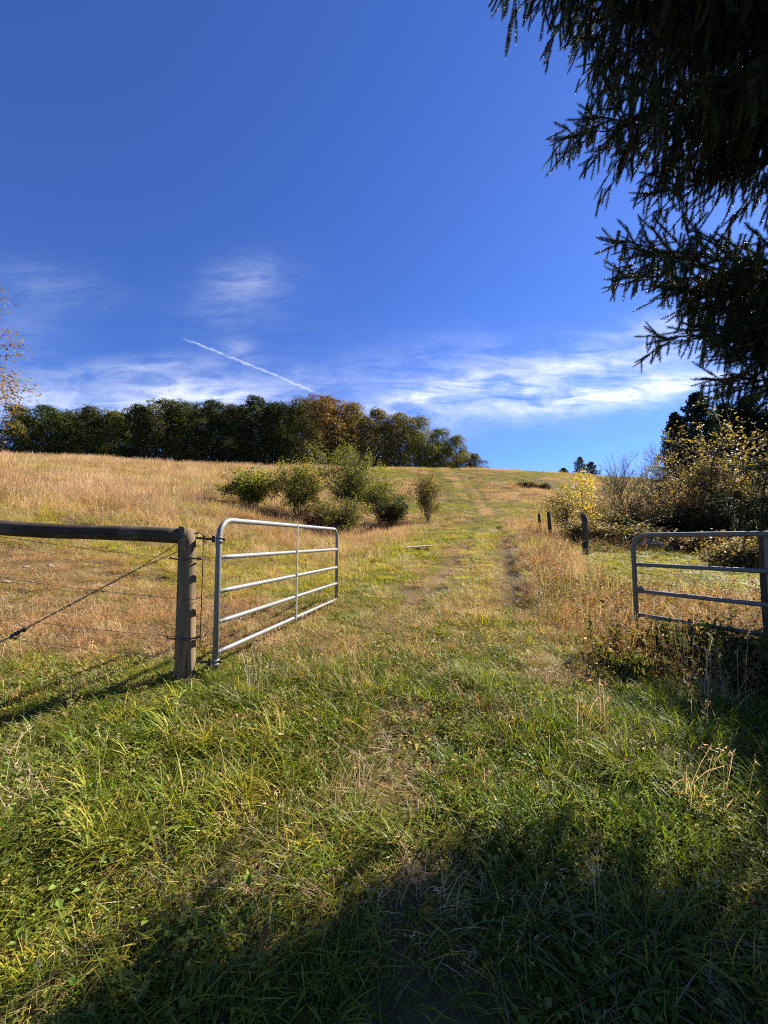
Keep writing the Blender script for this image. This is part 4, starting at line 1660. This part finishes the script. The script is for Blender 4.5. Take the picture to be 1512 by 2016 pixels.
def stone(seed, s):
    r = np.random.default_rng(seed)
    import bmesh
    bm = bmesh.new()
    bmesh.ops.create_icosphere(bm, subdivisions=2, radius=1)
    ax_ = r.normal(size=(5, 3))
    for v in bm.verts:
        d_ = np.array(v.co)
        k = 1 + .22 * np.sin(ax_ @ d_ * 2).mean() * 2
        v.co = Vector(d_ * k) * s
        v.co.z *= .55
        v.co.x *= 1.25
    me = bpy.data.meshes.new('stone')
    bm.to_mesh(me)
    bm.free()
    me.materials.append(M_stone)
    o = bpy.data.objects.new('stone', me)
    C.objects.link(o)
    return o


stones = [
    (1222, 1082, 14.3, .22, 'dark stone left of the split logs behind the lawn'), (1240, 1090, 14.0, .14, 'small stone at the lawn edge in line with the gate end'),
    (1345, 1086, 13.9, .16, 'stone right of the split logs behind the lawn'),
    (20, 1120, 7.0, .06, 'pale flat stone on the bare bank at the left edge'), (55, 1085, 7.9, .05, 'stone at the top of the bare bank, left edge'),
    (12, 1165, 6.1, .07, 'largest pale stone low on the bare bank at the left edge'), (105, 1072, 8.2, .06, 'flat stone in yellow grass under the fence rail'), (120, 1100, 7.6, .045, 'small stone on the bare bank below the flat one')]
for i, (pxc, pyc, Y, s, lab) in enumerate(stones):
    o = stone(820 + i, s)
    X = gx(pxc, Y)
    o.location = (X, Y, Tf(X, Y) + s * .2)
    o.rotation_euler = (.1, .15, i * 1.1)
    tag(o, lab, 'stone')

# ------------------------------------------------------------------ the big spruce overhead on the right
def needle_twig(seed, L=.17, nn=250, nl=.025, nw=.0030):
    r = np.random.default_rng(seed)
    V, Fc = [], []
    bend = r.normal() * .02
    for k in range(3):
        an = k * 2.094
        V.append((.0016 * math.cos(an), .0016 * math.sin(an), 0))
        V.append((.0009 * math.cos(an) + bend, .0009 * math.sin(an), L))
    for k in range(3):
        k2 = (k + 1) % 3
        Fc.append((2 * k, 2 * k2, 2 * k2 + 1, 2 * k + 1))
    for i in range(nn):
        t = i / nn
        z = L * t
        an = i * 2.4 + r.normal() * .3
        f = .62 + .30 * r.random() if t < .93 else .25
        o = Vector((math.cos(an) * math.sin(f * 1.4), math.sin(an) * math.sin(f * 1.4), math.cos(f * 1.4)))
        b = Vector((bend * t * t, 0, z))
        s = o.cross(Vector((r.normal(), r.normal(), r.normal()))).normalized() * nw * .5
        l_ = nl * (.75 + .4 * r.random())
        k = len(V)
        V += [tuple(b + s), tuple(b + o * l_), tuple(b - s)]
        Fc.append((k, k + 1, k + 2))
    return V, Fc


P_twig = proto_set('needle_twig', [needle_twig(s + 900) for s in range(5)], M_needle)
TW_P, TW_D, TW_S = [], [], []
sp_wood = MB()
SPX, SPY = 5.5, 2.3
SPZ = Tf(SPX, SPY)
rs = np.random.default_rng(77)


def chain(p, d, L, droop, step=.13, sc=1.0, stiff=.8):
    """lay twigs end to end along a drooping branchlet; returns its points"""
    p, d = Vector(p), Vector(d).normalized()
    nst = max(1, int(L / step + .5))
    pts = [p.copy()]
    for i in range(nst):
        TW_P.append(tuple(p))
        TW_D.append(tuple(d))
        TW_S.append(sc * (.85 + .3 * rs.random()))
        p = p + d * step
        d = (d + Vector((rs.normal() * .06, rs.normal() * .06, -droop * step * 10 * .1))).normalized()
        pts.append(p.copy())
    return pts


def bough(p0, p1, hang=.35, density=1.0, side_len=.75, lift=.25, bare=.30, rise=0.0):
    """main axis out from the trunk, side branchlets, and the hanging curtain below them"""
    p0, p1 = Vector(p0), Vector(p1)
    L = (p1 - p0).length
    axis = []
    m_ = 26
    for i in range(m_ + 1):
        t = i / m_
        q_ = p0.lerp(p1, t)
        q_.z += -lift * L * .35 * math.sin(math.pi * t) * (1 - .3 * t)
        if 0 < i < m_:
            q_ += Vector((rs.normal(), rs.normal(), rs.normal())) * .018
        axis.append(q_)
    sp_wood.tube(axis, [.022 * (1 - .9 * i / m_) + .002 for i in range(m_ + 1)], 5, cap=False)
    chain(axis[-2], axis[-1] - axis[-2] + Vector((0, 0, .03)), .25, 0)
    stp = .075 / density
    s = bare * L
    k = 0
    while s < L:
        t = s / L
        i = min(m_ - 1, int(t * m_))
        q_ = axis[i].lerp(axis[i + 1], t * m_ - i)
        ax_ = (axis[i + 1] - axis[i]).normalized()
        side = ax_.cross(Vector((0, 0, 1))).normalized() * (1 if k % 2 else -1)
        ln = side_len * (.35 + .65 * math.sin(math.pi * min(1, (1 - t) * 1.1 + .02)) ** .8) * (.6 + .6 * rs.random())
        ln = min(ln, (1 - t) * L * .75 + .16)
        d_ = (ax_ * (.75 + .2 * rs.random()) + side * (.65 + .3 * rs.random()) + Vector((0, 0, .10 * rs.normal() + rise * rs.random())))
        bp = chain(q_, d_, ln, 1.3)
        sp_wood.tube([bp[0], bp[len(bp) // 2], bp[-1]] if len(bp) > 2 else bp, [.005, .0035, .002][:max(2, min(3, len(bp)))], 3, cap=False)
        # needles along the axis itself
        if rs.random() < .7:
            chain(q_, ax_ + Vector((rs.normal() * .2, rs.normal() * .2, .1)), .1, 0)
        # short forward twigs on the branchlet and pendulous ones below it
        for j, w_ in enumerate(bp[:-1]):
            if rs.random() < .75:
                dd = (bp[j + 1] - w_).normalized()
                sd = dd.cross(Vector((0, 0, 1))).normalized() * (1 if j % 2 else -1)
                chain(w_, dd * .7 + sd * .7 + Vector((0, 0, -.12)), .10 + .10 * rs.random(), 1)
            for _ in range(rs.poisson(1.5 * density)):
                hl = hang * (.35 + .9 * rs.random()) * (.45 + .55 * math.sin(math.pi * min(.98, t)))
                chain(w_ + ax_ * rs.random() * .1 + Vector((0, 0, -.01)), Vector((rs.normal() * .16, rs.normal() * .16, -1)) + ax_ * .15, hl, .4)
        s += stp * (.7 + .6 * rs.random())
        k += 1


def up(pxc, pyc, d, h0, **kw):
    tip = at(pxc, pyc, d)
    dr_ = Vector((tip.x - SPX, tip.y - SPY, 0)).normalized()
    bough((SPX + dr_.x * .12, SPY + dr_.y * .12, tip.z + h0), tip, **kw)


for a in (
        (990, -30, 3.3, .5, .60), (1050, -110, 3.0, .4, .65), (1120, 20, 3.7, .4, .55), (1104, 275, 3.6, .2, .30), (1165, 130, 3.9, .4, .5),
        (1150, 240, 3.3, .3, .40), (1235, 290, 4.2, .3, .34), (1270, 385, 3.9, .15, .22), (1255, 130, 4.3, .4, .55), (1340, 310, 4.4, .3, .36),
        (1330, 190, 3.6, .4, .55), (1420, 310, 4.3, .3, .34), (1470, 260, 3.5, .3, .36), (1400, 60, 3.8, .4, .6), (1300, 20, 3.3, .4, .6),
        (1460, 200, 4.0, .4, .55), (1210, -60, 3.6, .5, .6), (1500, 100, 3.4, .4, .6), (1190, 40, 3.1, .5, .6), (1390, 240, 3.2, .3, .4)):
    up(a[0], a[1], a[2], a[3], hang=a[4])
for a in (
        (1205, 478, 3.4, -.80, .18), (1211, 540, 3.7, -.5, .26), (1265, 500, 3.2, -.7, .20), (1300, 570, 3.5, -.5, .34), (1290, 660, 3.6, -.3, .25),
        (1345, 575, 3.5, -.5, .40), (1400, 650, 3.5, -.4, .34), (1385, 605, 3.3, -.5, .38), (1440, 690, 3.4, -.3, .28), (1470, 590, 3.6, -.5, .42), (1405, 745, 3.3, -.1, .16),
        (1440, 580, 3.7, -.5, .40), (1485, 585, 3.9, -.5, .40), (1500, 600, 3.7, -.5, .32)):
    up(a[0], a[1], a[2], a[3], hang=a[4] * .8, rise=.5 if a[0] < 1280 else .08, side_len=.6)


def seen_free(p):
    """true where this bough would stand before open sky that the tree leaves clear"""
    if p.y < .3:
        return False
    v = Vector((p.x, p.y, p.z - EYE))
    c_, s_ = math.cos(R(PITCH)), math.sin(R(PITCH))
    dep = v.y * c_ + v.z * s_
    if dep < .1:
        return False
    px_ = 756 + F * v.x / dep
    py_ = 1008 - F * (-v.y * s_ + v.z * c_) / dep
    if px_ > 1540 or py_ < -40 or px_ < -40:
        return False
    if py_ < np.interp(px_, [960, 1000, 1100, 1180, 1290, 1512], [-60, -20, 110, 200, 250, 250]):
        return False
    return not (py_ > 520 and py_ < np.interp(px_, [1250, 1300, 1440, 1512], [470, 560, 640, 660]))


kept = 0
for i in range(120):
    z = 3.7 + 10.2 * (i / 120)
    L = 4.1 * (1 - (z - 2.5) / 13.5) * (.85 + .3 * rs.random())
    an = i * 2.399
    dr_ = Vector((math.cos(an), math.sin(an), 0))
    p0 = Vector((SPX, SPY, z)) + dr_ * .12
    p1 = Vector((SPX, SPY, z - .12 * L)) + dr_ * L
    if any(seen_free(p0.lerp(p1, t) - Vector((0, 0, dz_))) for t in (.3, .45, .6, .8, 1.0, 1.08) for dz_ in (0, .3, .6)):
        continue
    if Vector((p1.x, p1.y)).length < 1.2 and p1.z < 4:
        continue
    if z < 7.5 and -.53 * p1.x + .848 * p1.y > .95:
        continue
    kept += 1
    bough(p0, p1, hang=.5, density=.8, side_len=1.1)

# low boughs on the far side, outside the picture, that keep the weeds by the gate in shade
for i in range(18):
    an = R(76 + 2.6 * i)
    z = 2.0 + .33 * (i % 4)
    L = 2.7 - .25 * (i % 4)
    dr_ = Vector((math.cos(an), math.sin(an), 0))
    bough(Vector((SPX, SPY, z + .3)) + dr_ * .12, Vector((SPX, SPY, z)) + dr_ * L, hang=.45, density=.9, side_len=.7)

spr = empty('overhanging_spruce', (SPX, SPY, SPZ))
tag(spr, 'large spruce with dark hanging boughs filling the upper right corner', 'tree')
trk = MB().tube([(0, 0, -.3), (.02, 0, 1), (0, .03, 3), (.03, 0, 6), (0, 0, 10), (.02, 0, 14.5)], [.30, .24, .21, .16, .10, .02], 14).build('trunk', M_bark, spr)
bo = sp_wood.build('branches', M_bark, spr)
bo.location = (-SPX, -SPY, -SPZ)
D_ = np.array(TW_D)
rot = np.stack([np.zeros(len(D_)), np.arccos(np.clip(D_[:, 2], -1, 1)), np.arctan2(D_[:, 1], D_[:, 0])], 1)
sc_ = np.array(TW_S)
tn = np.where(rng.random((len(D_), 1)) < .8, np.array([[.036, .052, .017]]), np.array([[.075, .062, .020]]))
nd = scatter('needles', P_twig, np.array(TW_P), np.stack([sc_, sc_, sc_], 1), jitter(tn), '', '', rot=rot, parent=spr)
nd.location = (-SPX, -SPY, -SPZ)
print('spruce boughs', kept, 'twigs', len(D_))

# ------------------------------------------------------------------ plants that stand out one by one
def ray_ground(pxc, pyc):
    u, v = ray(pxc, pyc)
    Y = .5
    while Y < 120:
        if EYE + v * Y <= Tf(u * Y, Y):
            return u * Y, Y
        Y += .01 + Y * .002
    return u * Y, Y


def leafy_static(name, col=None, transl=.4, rough=.4, spec=.4):
    m = leafy(name, transl, rough, spec, source='object', island=True, var=.3)
    return m


M_tuft = leafy_static('tuft_blade')
M_stalk = leafy_static('dry_stalk', None, .25, .6, .2)
tufts = [
    (905, 1520, 120, .20, .05, LUSH, 'dense dark green grass tuft in the middle of the track'),
    (1240, 1530, 170, .30, .08, GREEN, 'large arching grass tuft on the right, lit along its tips'),
    (1030, 1800, 80, .32, .09, LUSH, 'coarse grass tuft at the edge of the foreground shadow'),
    (1290, 1880, 70, .34, .09, LUSH, 'long-bladed grass tuft in the lower right shade'),
    (690, 1425, 110, .22, .06, GREEN, 'bright grass tuft on the left side of the gateway'),
    (330, 1440, 90, .26, .06, LUSH, 'grass tuft at the end of the fence post shadow'),
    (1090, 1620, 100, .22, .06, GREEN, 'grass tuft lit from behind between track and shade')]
for i, (pxc, pyc, nb, hh, spd, col, lab) in enumerate(tufts):
    X, Y = ray_ground(pxc, pyc)
    v, f = blades(nb, spd * 1.3, hh * .45, hh * 1.15, .0075, .10, 1.0, 1.4, 6, 950 + i)
    o = mesh_obj('grass_tuft', v, f, M_tuft)
    o.location = (X, Y, Tf(X, Y) - .01)
    o.color = (*col, 1)
    tag(o, lab, 'grass tuft', 'grass tufts in the foreground')
stalks = [
    (620, 1345, 14, .45, .62, (.42, .27, .11), 'bunch of tall orange-brown dry stalks in front of the left gate'),
    (500, 1385, 18, .25, .45, (.36, .29, .20), 'tangle of pale bent dry stems at the foot of the left gate'),
    (1330, 1330, 16, .35, .6, (.33, .22, .10), 'clump of brown weed stalks below the right-hand gate'),
    (1420, 1400, 10, .4, .65, (.40, .36, .22), 'pale arching grass stems in the dark by the right-hand gate'),
    (715, 1360, 10, .3, .42, (.40, .26, .11), 'small bunch of dry stalks right of the left gate')]
for i, (pxc, pyc, ns, h0, h1, col, lab) in enumerate(stalks):
    X, Y = ray_ground(pxc, pyc)
    v, f = join(seedheads(ns, .14, h0, h1, 970 + i, .06, 5, .0035), blades(ns * 2, .12, h0 * .6, h1 * .9, .004, .2, .9, 1.3, 6, 980 + i))
    o = mesh_obj('dry_weed', v, f, M_stalk)
    o.location = (X, Y, Tf(X, Y) - .01)
    o.color = (*col, 1)
    tag(o, lab, 'weeds', 'dry weeds by the gates')

# rank dark weeds under the right-hand gate
for i, (pxc, pyc, hh, wd_, lab) in enumerate((
        (1310, 1300, .32, .7, 'dark leafy weed clump under the free end of the right-hand gate'),
        (1400, 1320, .38, .75, 'tall dark weed clump in front of the right-hand gate rails'),
        (1490, 1350, .42, .7, 'black-shaded weed clump at the right edge below the gate'),
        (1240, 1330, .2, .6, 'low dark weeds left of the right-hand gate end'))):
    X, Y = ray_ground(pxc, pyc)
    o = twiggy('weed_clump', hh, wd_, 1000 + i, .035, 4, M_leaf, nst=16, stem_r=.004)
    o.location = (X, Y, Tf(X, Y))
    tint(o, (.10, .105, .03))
    tag(o, lab, 'weeds', 'weed clumps by the right-hand gate')
